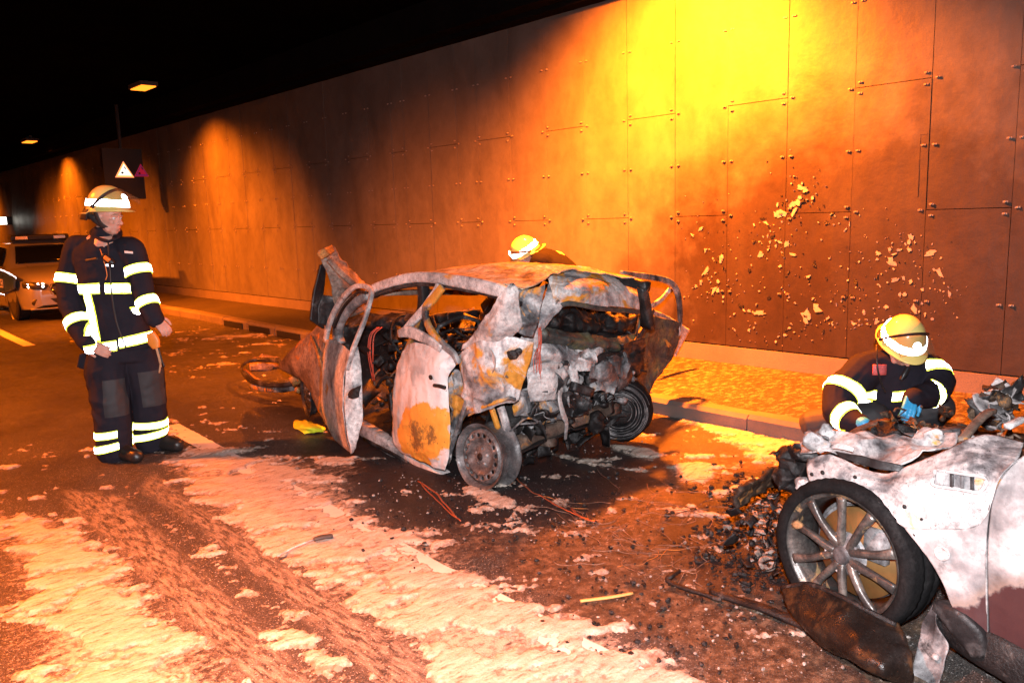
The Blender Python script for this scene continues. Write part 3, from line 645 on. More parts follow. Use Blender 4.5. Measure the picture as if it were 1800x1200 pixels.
MB().box((c[0] - 0.32, c[1] - 0.075, c[2] - 0.13), (c[0] - 0.02, c[1] - 0.051, c[2] + 0.13)).build('lit_face', mat('exitlit'), t, False)
# ------------------------------------------------------------------ the burnt-out hatchback
class Frame:
    """a(forward) b(to its right) c(up) axes of a car; L/R/T turn an image point into a place on one of its planes"""
    def __init__(s, O, ang):
        s.O = np.array(O, float); s.u = np.array([math.sin(ang), math.cos(ang), 0]); s.v = np.array([s.u[1], -s.u[0], 0]); s.w = np.array([0, 0, 1.0])
    def w3(s, a, b, c): return s.O + s.u * a + s.v * b + s.w * c
    def L(s, px, py, b=0.0): return onplane(px, py, s.O + s.v * b, s.v)
    def B(s, px, py, a=0.0): return onplane(px, py, s.O + s.u * a, s.u)
    def T(s, px, py, c): return onplane(px, py, (0, 0, c), (0, 0, 1))
    def rowL(s, pts): return [s.L(*p) for p in pts]
    def rowB(s, pts): return [s.B(*p) for p in pts]
K = Frame((3.03, 3.53, 0), 0.03)
mats['roofash'] = burnt('scorched_roof_ash', [(0.32, (0.07, 0.055, 0.045)), (0.43, (0.36, 0.28, 0.19)), (0.56, (0.62, 0.50, 0.34)), (0.72, (0.74, 0.62, 0.45))], 3.8, 0.56, (0.50, 0.26, 0.08), soot=0.64, seed=41)
car = thing('burnt_hatchback', 'burnt-out crushed hatchback standing across the middle of the road, doors torn open', 'car', K.O)
sd = [100]
def sheet(name, rows, m, nu=20, nv=20, amp=0.008, freq=5, thick=0.005, ragged=0.006, creases=0.0, parent=None, label=None):
    sd[0] += 1
    o = MB().grid(rows, int(nu * 1.7), int(nv * 1.7), amp, freq, thick, sd[0], ragged, creases).build(name, mat(m), parent or car)
    if label: o['label'] = label
    return o
def bar(name, pts, w, h, m, ref=(0, 0, 1), amp=0.004, sq=4.5, seg=12, parent=None, closed=False, label=None):
    sd[0] += 1
    o = MB().tube(pts, w, h, ref, None, seg, sq, amp, sd[0], closed).build(name, mat(m), parent or car)
    if label: o['label'] = label
    return o
L, B_, T_ = K.L, K.B, K.T

# front fender
sheet('front_fender', [K.rowL([(487, 646, .10), (500, 627, .05), (520, 606, .02), (546, 583, .04), (572, 558, .06)]),
                       K.rowL([(495, 650, .07), (512, 634, .01), (532, 618, -.02), (552, 606, -.02), (570, 590, -.01)]),
                       K.rowL([(508, 657, .07), (524, 652, .01), (540, 648, -.03), (556, 640, -.04), (569, 630, -.03)]),
                       K.rowL([(523, 664, .06), (536, 668, .01), (547, 674, -.03), (558, 680, -.04), (569, 672, -.03)]),
                       K.rowL([(536, 674, .05), (544, 686, .0), (553, 700, -.02), (562, 712, -.03), (571, 708, -.03)]),
                       K.rowL([(549, 694, .03), (554, 710, .0), (560, 722, -.01), (567, 735, -.02), (575, 748, -.02)])], 'brown', 30, 26, 0.008, 4, ragged=0.004, label='scorched brown front fender')
bar('fender_crease', K.rowL([(547, 592, .0), (558, 618, -.055), (565, 650, -.07), (565, 690, -.065), (560, 722, -.04)]), 0.035, 0.012, 'rust', K.v, label='orange rust line down the fender')
sheet('inner_wing', [K.rowL([(505, 625, .22), (546, 600, .25), (575, 590, .25)]), K.rowL([(520, 690, .28), (548, 700, .30), (575, 700, .3)])], 'char')
# fender on the far side and front end, seen over the bonnet line
sheet('front_fender', [[K.w3(2.7, 1.30, .45), K.w3(2.3, 1.40, .72), K.w3(1.8, 1.42, .86)], [K.w3(2.6, 1.36, .36), K.w3(2.25, 1.44, .60), K.w3(1.8, 1.45, .45)], [K.w3(2.55, 1.36, .28), K.w3(2.2, 1.42, .40), K.w3(1.8, 1.44, .22)]], 'brown')
bar('front_crossmember', [K.w3(2.55, .18, .34), K.w3(2.62, .7, .33), K.w3(2.55, 1.25, .34)], 0.09, 0.07, 'dark')
# raised bonnet
sheet('bonnet', [K.rowB([(560, 441, 1.78), (572, 436, 1.78), (585, 432, 1.80)]), K.rowB([(566, 462, 1.78), (580, 458, 1.76), (594, 450, 1.80)]), K.rowB([(576, 482, 1.76), (594, 478, 1.72), (611, 469, 1.80)]),
                 K.rowB([(582, 505, 1.74), (605, 498, 1.70), (632, 490, 1.80)]), K.rowB([(586, 530, 1.72), (615, 520, 1.70), (648, 507, 1.78)]), K.rowB([(590, 562, 1.72), (620, 556, 1.70), (655, 540, 1.76)])],
      'brown', 30, 20, 0.015, 6, 0.012, 0.006, 0.02, label='raised bonnet folded upright, scorched brown')
sheet('bonnet_edge', [K.rowB([(564, 466, 1.79), (574, 463, 1.80)]), K.rowB([(556, 498, 1.79), (570, 502, 1.81)]), K.rowB([(549, 535, 1.79), (566, 540, 1.81)]), K.rowB([(546, 562, 1.78), (570, 578, 1.80)])], 'dark', 24, 8, 0.006, 8, 0.02)
sheet('bonnet_edge', [K.rowB([(568, 518, 1.78), (590, 522, 1.76)]), K.rowB([(560, 540, 1.78), (590, 545, 1.76)]), K.rowB([(560, 570, 1.78), (595, 575, 1.76)])], 'dark', 14, 10, 0.01, 8)
sheet('bonnet_lip', [K.rowB([(556, 446, 1.74), (570, 436, 1.70), (584, 430, 1.74)]), K.rowB([(565, 455, 1.70), (577, 448, 1.66), (588, 442, 1.70)])], 'rust', 10, 14, 0.012, 14, 0.02)
bar('bonnet_rib', K.rowB([(578, 455, 1.70), (596, 476, 1.68), (620, 498, 1.68), (645, 520, 1.68)]), 0.05, 0.03, 'brown', K.u, 0.006)
# front-left door hanging open
sheet('front_door', [K.rowL([(574, 596, -.04), (588, 598, -.10), (604, 608, -.18), (617, 618, -.24)]),
                     K.rowL([(568, 625, -.05), (582, 632, -.13), (597, 638, -.20), (610, 640, -.26)]),
                     K.rowL([(563, 665, -.05), (578, 668, -.14), (592, 668, -.22), (605, 666, -.28)]),
                     K.rowL([(564, 705, -.05), (577, 710, -.14), (592, 712, -.23), (604, 712, -.30)]),
                     K.rowL([(573, 742, -.06), (584, 748, -.15), (596, 752, -.24), (607, 752, -.32)]),
                     K.rowL([(590, 772, -.10), (598, 778, -.18), (607, 783, -.27), (615, 787, -.34)]),
                     K.rowL([(610, 790, -.20), (613, 792, -.25), (616, 794, -.30), (618, 797, -.36)])], 'ashrose', 34, 22, 0.006, 4, 0.006, 0.003, 0.006, label='front left door bulged outwards, rose-white ash')
sheet('door_inner_edge', [K.rowL([(612, 622, -.25), (622, 612, -.22), (629, 608, -.19)]), K.rowL([(608, 655, -.29), (622, 652, -.25), (635, 650, -.20)]), K.rowL([(605, 700, -.31), (622, 700, -.27), (637, 700, -.22)]),
                          K.rowL([(608, 745, -.33), (624, 745, -.28), (637, 740, -.24)]), K.rowL([(614, 775, -.35), (624, 772, -.30), (631, 764, -.26)]), K.rowL([(619, 796, -.37), (622, 794, -.34), (625, 788, -.31)])], 'ash', 26, 12, 0.006, 7, 0.006, 0.004, label='white bare edge of the front door')
sheet('latch_burn', [K.rowL([(614, 690, -.33), (624, 682, -.31), (634, 678, -.28)]), K.rowL([(612, 700, -.33), (622, 702, -.315), (633, 696, -.28)])], 'char', 8, 8, 0.01, 20, 0.01, 0.015)
bar('door_window_frame', K.rowL([(572, 600, -.03), (578, 572, -.04), (590, 543, -.05), (606, 519, -.06), (624, 504, -.07), (642, 503, -.08), (653, 512, -.10), (650, 530, -.13), (641, 562, -.18), (629, 592, -.23), (618, 620, -.27), (610, 650, -.30)]), [.045, .045, .04, .04, .035, .035, .035, .03, .03, .03, .03, .02], 0.03, 'ashrose', K.v, 0.002)
bar('door_window_seal', K.rowL([(588, 575, -.02), (597, 552, -.03), (610, 532, -.04), (628, 515, -.05), (645, 514, -.05)]), 0.02, 0.02, 'char', K.v, 0.003)
bar('a_pillar', K.rowL([(598, 606, .05), (594, 590, .05), (597, 567, .04), (610, 546, .03), (628, 530, .03), (648, 518, .02)]), [.11, .10, .085, .075, .065, .06], 0.06, 'grey', K.v, 0.003, label='bare grey front pillar')
# roof rails and pillars
RL = K.rowL([(642, 524, .03), (652, 511, .02), (667, 503, .02), (708, 491, .02), (754, 487, .02), (817, 496, .02), (868, 507, .03), (908, 522, .05)])
bar('roof_rail', RL, [.05, .055, .06, .065, .07, .08, .08, .06], 0.05, 'ashrose', K.v, 0.004, label='left roof rail')
bar('roof_rail_gutter', [p + K.v * .02 - K.w * .045 for p in RL[1:]], 0.03, 0.05, 'dark', K.v, 0.004)
RR = [K.w3(1.22, 1.22, 1.12), K.w3(.8, 1.27, 1.19), K.w3(.4, 1.29, 1.20), K.w3(0, 1.29, 1.18), K.w3(-.25, 1.27, 1.14)]
bar('roof_rail', RR, 0.07, 0.06, 'dark', K.v, 0.004, label='right roof rail')
bar('windscreen_header', [K.w3(1.18, .05, 1.13), K.w3(1.20, .5, 1.10), K.w3(1.18, .95, 1.06), K.w3(1.22, 1.22, 1.12)], 0.07, 0.04, 'brown', (0, 0, 1), 0.008)
for (a0, a1, c0) in ((1.18, 1.62, .86), (.35, .38, .80), (-.22, -.15, .85)):
    bar('pillar', [K.w3(a0, 1.25, 1.14), K.w3((a0 + a1) / 2, 1.33, 1.0), K.w3(a1, 1.40, c0)], [.06, .07, .11], 0.06, 'dark', K.v, 0.006, label='right side pillar')
sheet('roof', [[K.w3(1.20, .02, 1.165), K.w3(.76, .02, 1.255), K.w3(.4, .02, 1.285), K.w3(.1, .02, 1.272), K.w3(-.12, .04, 1.25), K.w3(-.32, .08, 1.225)],
               [K.w3(1.22, .3, 1.16), K.w3(.78, .3, 1.275), K.w3(.4, .3, 1.32), K.w3(.1, .3, 1.30), K.w3(-.10, .3, 1.275), K.w3(-.26, .28, 1.25)],
               [K.w3(1.22, .65, 1.15), K.w3(.8, .65, 1.27), K.w3(.4, .65, 1.325), K.w3(.15, .62, 1.33), K.w3(-.0, .62, 1.315), K.w3(-.10, .6, 1.29)],
               [K.w3(1.22, .95, 1.14), K.w3(.8, .95, 1.24), K.w3(.4, .95, 1.29), K.w3(.2, .95, 1.295), K.w3(.05, .95, 1.28), K.w3(-.08, .93, 1.26)],
               [K.w3(1.22, 1.22, 1.12), K.w3(.8, 1.27, 1.20), K.w3(.4, 1.29, 1.215), K.w3(.2, 1.30, 1.21), K.w3(.0, 1.30, 1.20), K.w3(-.15, 1.30, 1.18)]], 'roofash', 34, 40, 0.016, 5, 0.006, 0.006, 0.012, label='buckled roof skin, orange rust')
sheet('roof_flap', [K.rowL([(770, 487, .06), (820, 490, .08), (880, 500, .10)]), K.rowL([(765, 480, .20), (830, 484, .25), (890, 492, .28)])], 'rust', 10, 20, 0.012, 9, 0.005, 0.014)
# middle pillar and rear door
bar('b_pillar', [K.w3(.62, .06, 1.24), K.w3(.66, .08, 1.05), K.w3(.74, .07, .85), K.w3(.82, .05, .55), K.w3(.86, .04, .2)], [.06, .07, .09, .11, .15], 0.07, 'dark', K.v, 0.006, label='sooted middle pillar')
bar('door_window_frame', K.rowL([(773, 500, -.02), (766, 515, -.03), (748, 540, -.05), (728, 562, -.06), (708, 585, -.08)]), [.055, .06, .06, .055, .045], 0.03, 'ashrose', K.v, 0.004)
bar('door_window_frame', K.rowL([(778, 505, -.03), (762, 524, -.05), (749, 540, -.06), (748, 560, -.07), (760, 585, -.08), (780, 607, -.08), (797, 622, -.07), (806, 640, -.06)]), [.05, .06, .055, .05, .05, .045, .04, .03], 0.03, 'greyrust', K.v, 0.004)
bar('waist_strip', K.rowL([(702, 586, -.10), (718, 583, -.10), (738, 590, -.10), (758, 600, -.10), (776, 613, -.09)]), [.05, .075, .07, .06, .05], 0.03, 'ashrose', K.v, 0.004)
sheet('rear_door', [K.rowL([(716, 605, -.06), (733, 602, -.08), (755, 607, -.09), (778, 614, -.08), (800, 630, -.06)]),
                    K.rowL([(706, 625, -.06), (727, 625, -.10), (752, 627, -.11), (777, 632, -.10), (801, 642, -.06)]),
                    K.rowL([(697, 652, -.06), (722, 653, -.11), (748, 655, -.13), (770, 658, -.12), (788, 664, -.08)]),
                    K.rowL([(694, 690, -.06), (720, 693, -.12), (746, 696, -.14), (770, 698, -.12), (789, 702, -.08)]),
                    K.rowL([(692, 735, -.06), (718, 740, -.12), (745, 745, -.14), (770, 748, -.12), (792, 748, -.08)]),
                    K.rowL([(692, 772, -.05), (716, 780, -.10), (742, 790, -.12), (767, 796, -.11), (790, 800, -.08)]),
                    K.rowL([(708, 794, -.04), (725, 802, -.07), (745, 811, -.08), (765, 820, -.08), (783, 826, -.07)])], 'ashrose', 44, 34, 0.010, 4.5, 0.005, 0.003, 0.012, label='rear left door, rose-white with an orange scorched lower half')
rd = C.objects['rear_door'] if 'rear_door' in C.objects else None
# orange bloom that covers the lower part of the rear door: own shade of the same door skin
def M_door():
    t = NT('rear_door_skin'); m0 = K.L(740, 765, -.11); s = t.xyz()
    c = t.ramp(t.noise(2.6, 6, 0.6), [(0.30, (0.26, 0.24, 0.24)), (0.43, (0.50, 0.46, 0.45)), (0.58, (0.74, 0.67, 0.65))])
    c = t.mix(t.maprange(t.noise(5, 6, 0.6, t.map(loc=(4, 4, 4))), 0.56, 0.64, 0, 0.7), c, (0.33, 0.33, 0.34))
    dy = t.math('DIVIDE', t.math('SUBTRACT', s[1], float(m0[1])), 0.31); dz = t.math('DIVIDE', t.math('SUBTRACT', s[2], float(m0[2])), 0.21)
    d2 = t.math('ADD', dz, t.math('MULTIPLY', dy, 0.45))
    d = t.math('ADD', t.math('ADD', t.math('POWER', dy, 2.0), t.math('POWER', d2, 2.0)), t.math('MULTIPLY', t.math('SUBTRACT', t.noise(9, 5, 0.6), 0.5), 1.6))
    om = t.maprange(d, 0.98, 0.86); c = t.mix(om, c, t.mix(t.noise(12, 4), (0.62, 0.26, 0.03), (0.84, 0.42, 0.07)))
    k = t.maprange(t.math('ADD', d, t.math('MULTIPLY', t.math('SUBTRACT', t.noise(60, 5, 0.75), 0.5), 1.3)), 0.26, 0.02, 0, 0.8); c = t.mix(k, c, (0.10, 0.06, 0.03))
    c = t.mix(t.maprange(t.noise(70, 3), 0.68, 0.72), c, (0.06, 0.04, 0.03))
    t.bsdf(c, 0.55, 0.05, t.bump(t.noise(6, 4, 0.5), 0.4, 0.03)); return t.m
rd.data.materials.clear(); rd.data.materials.append(M_door())
h = MB().tube(K.rowL([(763, 677, -.155), (772, 678, -.165), (783, 681, -.15)]), 0.022, 0.02, K.v).build('handle', mat('char'), rd)
MB().add(*ellipsoid(L(757, 663, -.14), (.006, .02, .016))).build('lock_hole', mat('char'), rd)
sheet('latch_jamb', [K.rowL([(789, 664, -.04), (800, 650, .0), (812, 655, .02)]), K.rowL([(790, 700, -.04), (802, 695, .02), (815, 700, .03)]), K.rowL([(792, 740, -.03), (802, 740, .02), (814, 740, .03)]), K.rowL([(787, 815, -.03), (797, 790, .0), (808, 760, .02)])], 'greyrust', 24, 12, 0.015, 14, 0.01, 0.008, 0.02)
bar('sill', K.rowL([(628, 746, .05), (655, 762, .04), (690, 785, .03), (735, 812, .02), (785, 840, .02)]), [.09, .10, .11, .10, .07], 0.10, 'ashrose', K.v, 0.004)
bar('sill_flange', K.rowL([(640, 770, .0), (690, 797, -.02), (735, 822, -.02), (783, 842, -.02)]), 0.03, 0.02, 'dark', K.v, 0.004)
bar('b_pillar_trim', K.rowL([(736, 560, .0), (726, 590, .0), (716, 612, .0), (708, 640, .0)]), 0.03, 0.03, 'rust', K.v, 0.003)
# rear quarter, torn pillar
sheet('c_pillar', [K.rowL([(889, 505, -.02), (900, 497, .0), (908, 505, .03)]), K.rowL([(872, 532, -.03), (893, 524, -.02), (911, 530, .04)]), K.rowL([(850, 562, -.03), (880, 556, -.05), (916, 555, .05)]),
                   K.rowL([(830, 588, -.03), (868, 584, -.06), (918, 574, .06)]), K.rowL([(811, 616, -.02), (850, 604, -.04), (900, 592, .05)])], 'ashrose', 28, 20, 0.014, 5, 0.005, 0.006, 0.02, label='torn white rear pillar skin')
sheet('rear_pillar_inner', [K.rowL([(903, 503, .12), (930, 508, .16), (958, 500, .2)]), K.rowL([(908, 528, .10), (930, 534, .15), (953, 532, .2)]), K.rowL([(912, 556, .10), (930, 560, .14), (946, 560, .2)]), K.rowL([(912, 585, .10), (924, 590, .14), (936, 592, .2)])], 'greyrust', 20, 14, 0.014, 9, 0.008, 0.01, 0.02)
sheet('quarter_panel', [K.rowL([(808, 625, -.03), (832, 604, -.04), (868, 594, -.03), (905, 592, .05), (938, 600, .15)]),
                        K.rowL([(808, 645, -.03), (832, 626, -.05), (868, 618, -.03), (902, 618, .06), (935, 625, .16)]),
                        K.rowL([(812, 668, -.02), (838, 656, -.05), (868, 650, -.03), (896, 650, .06), (924, 655, .16)]),
                        K.rowL([(818, 692, -.01), (842, 682, -.04), (868, 678, -.02), (892, 676, .06), (915, 680, .15)]),
                        K.rowL([(824, 712, .0), (845, 702, -.03), (868, 696, .0), (888, 694, .06), (908, 696, .14)]),
                        K.rowL([(829, 729, .02), (847, 720, -.01), (866, 711, .02), (884, 706, .06), (900, 702, .12)])], 'ashrust', 34, 34, 0.016, 6, 0.006, 0.006, 0.025, label='crumpled rear quarter, ash grey with orange rust')
fl = MB().add(*lathe([(0.0001, -.012), (.055, -.011), (.078, -.006), (.083, .004)], 28, L(855, 636, -.055), K.v * -1 + np.array([0, 0, .1]), (0, 0, 1))).build('fuel_filler_recess', mat('ashrose'), car)
bar('arch_lip', K.rowL([(806, 760, .03), (812, 735, .0), (828, 722, -.02), (850, 714, -.02), (872, 706, .0), (892, 700, .05), (905, 702, .1)]), 0.025, 0.02, 'greyrust', K.v, 0.004)
bar('lower_quarter_strip', K.rowL([(818, 670, -.02), (822, 695, -.02), (812, 730, -.02), (800, 765, -.02), (786, 812, -.02)]), 0.03, 0.02, 'grey', K.v, 0.006)
for r_ in ((900, 622, .05, .035, 'char'), (908, 618, .07, .03, 'dark'), (885, 660, .04, .022, 'brown')):
    sd[0] += 1; p = L(r_[0], r_[1], r_[2]); v, f = ellipsoid(p, (r_[3], r_[3] * 1.3, r_[3] * .8), None, 16, 12); v = v + (np.stack([fbm(v * 25 + q, 3, sd[0]) for q in range(3)], -1) - .5) * .04
    MB().add(v, f).build('melted_tail_lamp', mat(r_[4]), car)
# tailgate opening and crushed rear
sheet('tailgate_skin', [K.rowB([(960, 480, .02), (985, 473, .05), (1018, 471, .06), (1052, 476, .06), (1085, 487, .05), (1108, 500, .04)]),
                        K.rowB([(966, 500, -.06), (990, 493, -.08), (1020, 491, -.10), (1055, 495, -.10), (1090, 502, -.06), (1122, 515, .0)]),
                        K.rowB([(970, 518, -.10), (995, 512, -.15), (1022, 512, -.17), (1057, 514, -.16), (1095, 517, -.10), (1133, 524, -.03)]),
                        K.rowB([(972, 536, -.10), (1000, 529, -.15), (1025, 533, -.18), (1060, 538, -.16), (1097, 540, -.10), (1128, 545, -.04)])], 'ashrust', 34, 44, 0.012, 5, 0.006, 0.006, 0.018, label='tailgate top folded down, grey at left, orange at right')
bar('tailgate_lip', K.rowB([(975, 541, -.08), (1000, 533, -.13), (1047, 541, -.15), (1095, 546, -.10), (1128, 548, -.04)]), 0.035, 0.03, 'olive', K.u, 0.008)
sheet('tailgate_flange', [K.rowB([(963, 500, .0), (985, 505, -.06), (1000, 520, -.10)]), K.rowB([(955, 528, -.04), (970, 536, -.10), (985, 545, -.12)]), K.rowB([(940, 555, -.05), (955, 558, -.10), (967, 562, -.10)]), K.rowB([(925, 582, -.05), (938, 582, -.09), (950, 586, -.08)]), K.rowB([(912, 600, -.03), (924, 606, -.07), (938, 612, -.06)])], 'ash', 26, 12, 0.008, 7, 0.008, 0.006, 0.02, label='pale torn flange at the left of the tailgate')
sheet('boot_wall', [K.rowB([(940, 540, .35), (1040, 535, .45), (1140, 545, .35)]), K.rowB([(940, 580, .35), (1040, 590, .5), (1140, 590, .35)]), K.rowB([(940, 640, .35), (1040, 640, .45), (1140, 640, .35)])], 'char', 16, 20, 0.05, 5, 0.01)
sheet('sagging_cloth', [K.rowB([(948, 556, .1), (1000, 548, .12), (1060, 552, .12), (1120, 555, .05)]), K.rowB([(950, 570, .0), (1005, 570, .02), (1060, 575, .0), (1115, 566, .0)]), K.rowB([(955, 578, .1), (1010, 585, .1), (1065, 592, .08), (1110, 582, .08)])], 'char', 22, 36, 0.03, 12, 0.006, 0.01, 0.03)
sheet('rear_panel_band', [K.rowB([(944, 572, -.06), (985, 580, -.07), (1030, 588, -.07), (1075, 596, -.05), (1120, 585, -.02)]), K.rowB([(943, 585, -.08), (985, 592, -.12), (1030, 600, -.12), (1075, 606, -.09), (1118, 600, -.04)]), K.rowB([(944, 600, -.05), (985, 606, -.08), (1030, 613, -.08), (1075, 616, -.06), (1112, 612, -.03)])], 'olive', 18, 40, 0.012, 8, 0.006, 0.008, 0.02)
sheet('rear_crush_panel', [K.rowB([(944, 604, -.06), (968, 604, -.08), (995, 608, -.08), (1030, 614, -.05)]), K.rowB([(946, 622, -.08), (970, 622, -.14), (998, 624, -.12), (1034, 622, -.06)]), K.rowB([(948, 642, -.05), (972, 640, -.08), (1000, 642, -.08), (1022, 640, -.04)])], 'ash', 20, 24, 0.014, 8, 0.006, 0.008, 0.025, label='white crumpled rear crossmember')
sheet('rear_box', [K.rowB([(922, 652, -.02), (950, 643, -.06), (990, 640, -.06), (1002, 645, .0)]), K.rowB([(925, 662, -.08), (952, 657, -.13), (990, 654, -.12), (1000, 660, -.02)]), K.rowB([(928, 684, -.07), (955, 682, -.12), (980, 680, -.12), (992, 686, -.03)]), K.rowB([(932, 706, -.04), (955, 704, -.08), (975, 702, -.08), (988, 708, -.02)])], 'ash', 24, 24, 0.010, 8, 0.006, 0.006, 0.02, label='white box section hanging at the rear')
bar('box_top_fold', K.rowB([(920, 655, -.05), (950, 645, -.11), (998, 643, -.08)]), 0.05, 0.035, 'ashrose', K.u, 0.006)
bar('rear_frame_member', K.rowB([(1147, 545, .0), (1135, 570, -.02), (1118, 596, -.05), (1095, 622, -.08), (1060, 628, -.10), (1030, 640, -.10)]), [.03, .05, .05, .06, .06, .05], 0.035, 'dark', K.u, 0.008)
bar('rear_frame_member', K.rowB([(1025, 650, -.10), (1040, 625, -.12), (1060, 612, -.10)]), 0.05, 0.03, 'ash', K.u, 0.01)
bar('rear_frame_member', K.rowB([(1003, 640, -.08), (1010, 665, -.12), (1015, 690, -.10)]), [.07, .06, .04], 0.03, 'ash', K.u, 0.012)
bar('rear_frame_member', K.rowB([(1075, 640, -.10), (1078, 660, -.13), (1068, 680, -.10)]), [.02, .05, .05], 0.03, 'grey', K.u, 0.008)
bar('rear_frame_member', K.rowB([(1030, 668, -.12), (1052, 660, -.14), (1062, 650, -.12)]), 0.06, 0.05, 'dark', K.u, 0.003, 4)
bar('tow_bracket', K.rowB([(1005, 678, -.14), (1040, 690, -.17)]), 0.06, 0.05, 'dark', K.u, 0.0, 6)
bar('hanging_strap', K.rowB([(988, 675, -.10), (984, 700, -.15), (990, 730, -.16), (995, 745, -.14), (994, 772, -.12)]), [.05, .03, .04, .03, .02], 0.012, 'ashrose', K.u, 0.006)
def lump(name, px, py, a, r, m, amp=.035, fr=18, sx=(1, 1, 1), parent=None, n=20):
    sd[0] += 1; v, f = ellipsoid((0, 0, 0), (r * sx[0], r * sx[1], r * sx[2]), None, n, n * 3 // 4); d = (np.stack([fbm(v * fr + q * 3, 4, sd[0]) for q in range(3)], -1) - .5) * 2 * amp
    return MB().add(v + d + K.B(px, py, a), f).build(name, mat(m), parent or car)
lump('silencer', 957, 722, -.02, .08, 'char', .04, 14, (1.5, 1, .7)); lump('spare_wheel_well', 1085, 655, .02, .13, 'dark', .02, 9, (1, .8, 1.1)); lump('melted_insulation', 1040, 650, .0, .07, 'char', .05)
lump('rear_damper_seat', 1020, 655, .0, .06, 'dark', .04); lump('rear_insulation', 900, 735, .15, .12, 'char', .05, 14); lump('brake_drum', 1048, 742, -.05, .075, 'char', .03, 24, (.8, .8, 1.1)); lump('rear_insulation', 1000, 705, .1, .10, 'char', .05, 14)
lump('rear_rust_flake', 925, 705, .02, .07, 'ashrust', .04, 18, (1.2, .5, .7))
for q in range(3):
    v, f = ellipsoid(B_(1112, 640 + q * 13, -.06), (.02, .02, .025)); MB().add(v, f).build('tail_lamp_bulb_seat', mat('grey'), car)
for q, (x0, y0, x1, y1, a0, mm) in enumerate(((1000, 612, 1045, 650, -.14, 'ash'), (1035, 640, 1080, 690, -.15, 'grey'), (985, 690, 1035, 730, -.10, 'dark'), (1085, 600, 1130, 650, -.06, 'dark'), (905, 690, 950, 730, .0, 'ashrust'), (930, 610, 955, 650, -.02, 'ash'), (1065, 620, 1105, 660, -.13, 'grey'), (940, 700, 990, 745, -.02, 'greyrust'))):
    g = np.random.default_rng(70 + q); sheet('torn_sheet', [K.rowB([(x0 + (x1 - x0) * j / 3 + g.normal() * 4, y0 + (y1 - y0) * i / 3 + g.normal() * 4, a0 + g.normal() * .035) for j in range(4)]) for i in range(4)], mm, 16, 16, .012, 12, .004, .012, .02)
axp = [K.w3(-.02, .12, .20), K.w3(.02, .45, .22), K.w3(.02, .85, .27), K.w3(.0, 1.25, .28)]
bar('rear_axle', axp, [.10, .11, .10, .08], 0.09, 'brown', (0, 0, 1), 0.006, 5)
bar('damper', K.rowL([(862, 712, .10), (870, 735, .10), (876, 752, .12)]), 0.03, 0.03, 'ashrust', K.v, 0.004)
bar('damper', K.rowL([(880, 715, .14), (888, 740, .14), (893, 765, .16)]), 0.045, 0.04, 'ash', K.v, 0.004)
bar('brake_cable', K.rowL([(895, 760, .15), (925, 735, .2), (945, 742, .25), (910, 745, .2)]), 0.012, 0.012, 'greyrust', K.v, 0.004)
bar('exhaust_pipe', [K.w3(-.1, .5, .2), K.w3(.4, .55, .12), K.w3(1.4, .6, .11), K.w3(2.2, .6, .15)], 0.06, 0.05, 'brown')
# wiring strands hanging behind
m = MB()
for q in range(9):
    x0, x1 = 948 + rng.uniform(-3, 4), 944 + rng.uniform(-6, 8); m.tube(K.rowB([(x0, 574, -.10), (x0 + rng.uniform(-3, 3), 600, -.13), (x1, 628, -.16), (x1 + rng.uniform(-4, 4), 650 + rng.uniform(0, 18), -.17)]), 0.004, None, (0, 1, 0), 14, 4)
m.build('red_wire_strands', mat('redwire'), car)
m = MB()
for q in range(5):
    x0 = 655 + rng.uniform(-5, 5); m.tube(K.rowL([(x0 + 12, 575, .25), (x0 - 2, 590, .2), (x0 - 4, 625, .18), (x0 + rng.uniform(-8, 8), 670, .22)]), 0.006, None, (0, 1, 0), 14, 4)
m.build('red_wire_strands', mat('redwire'), car)
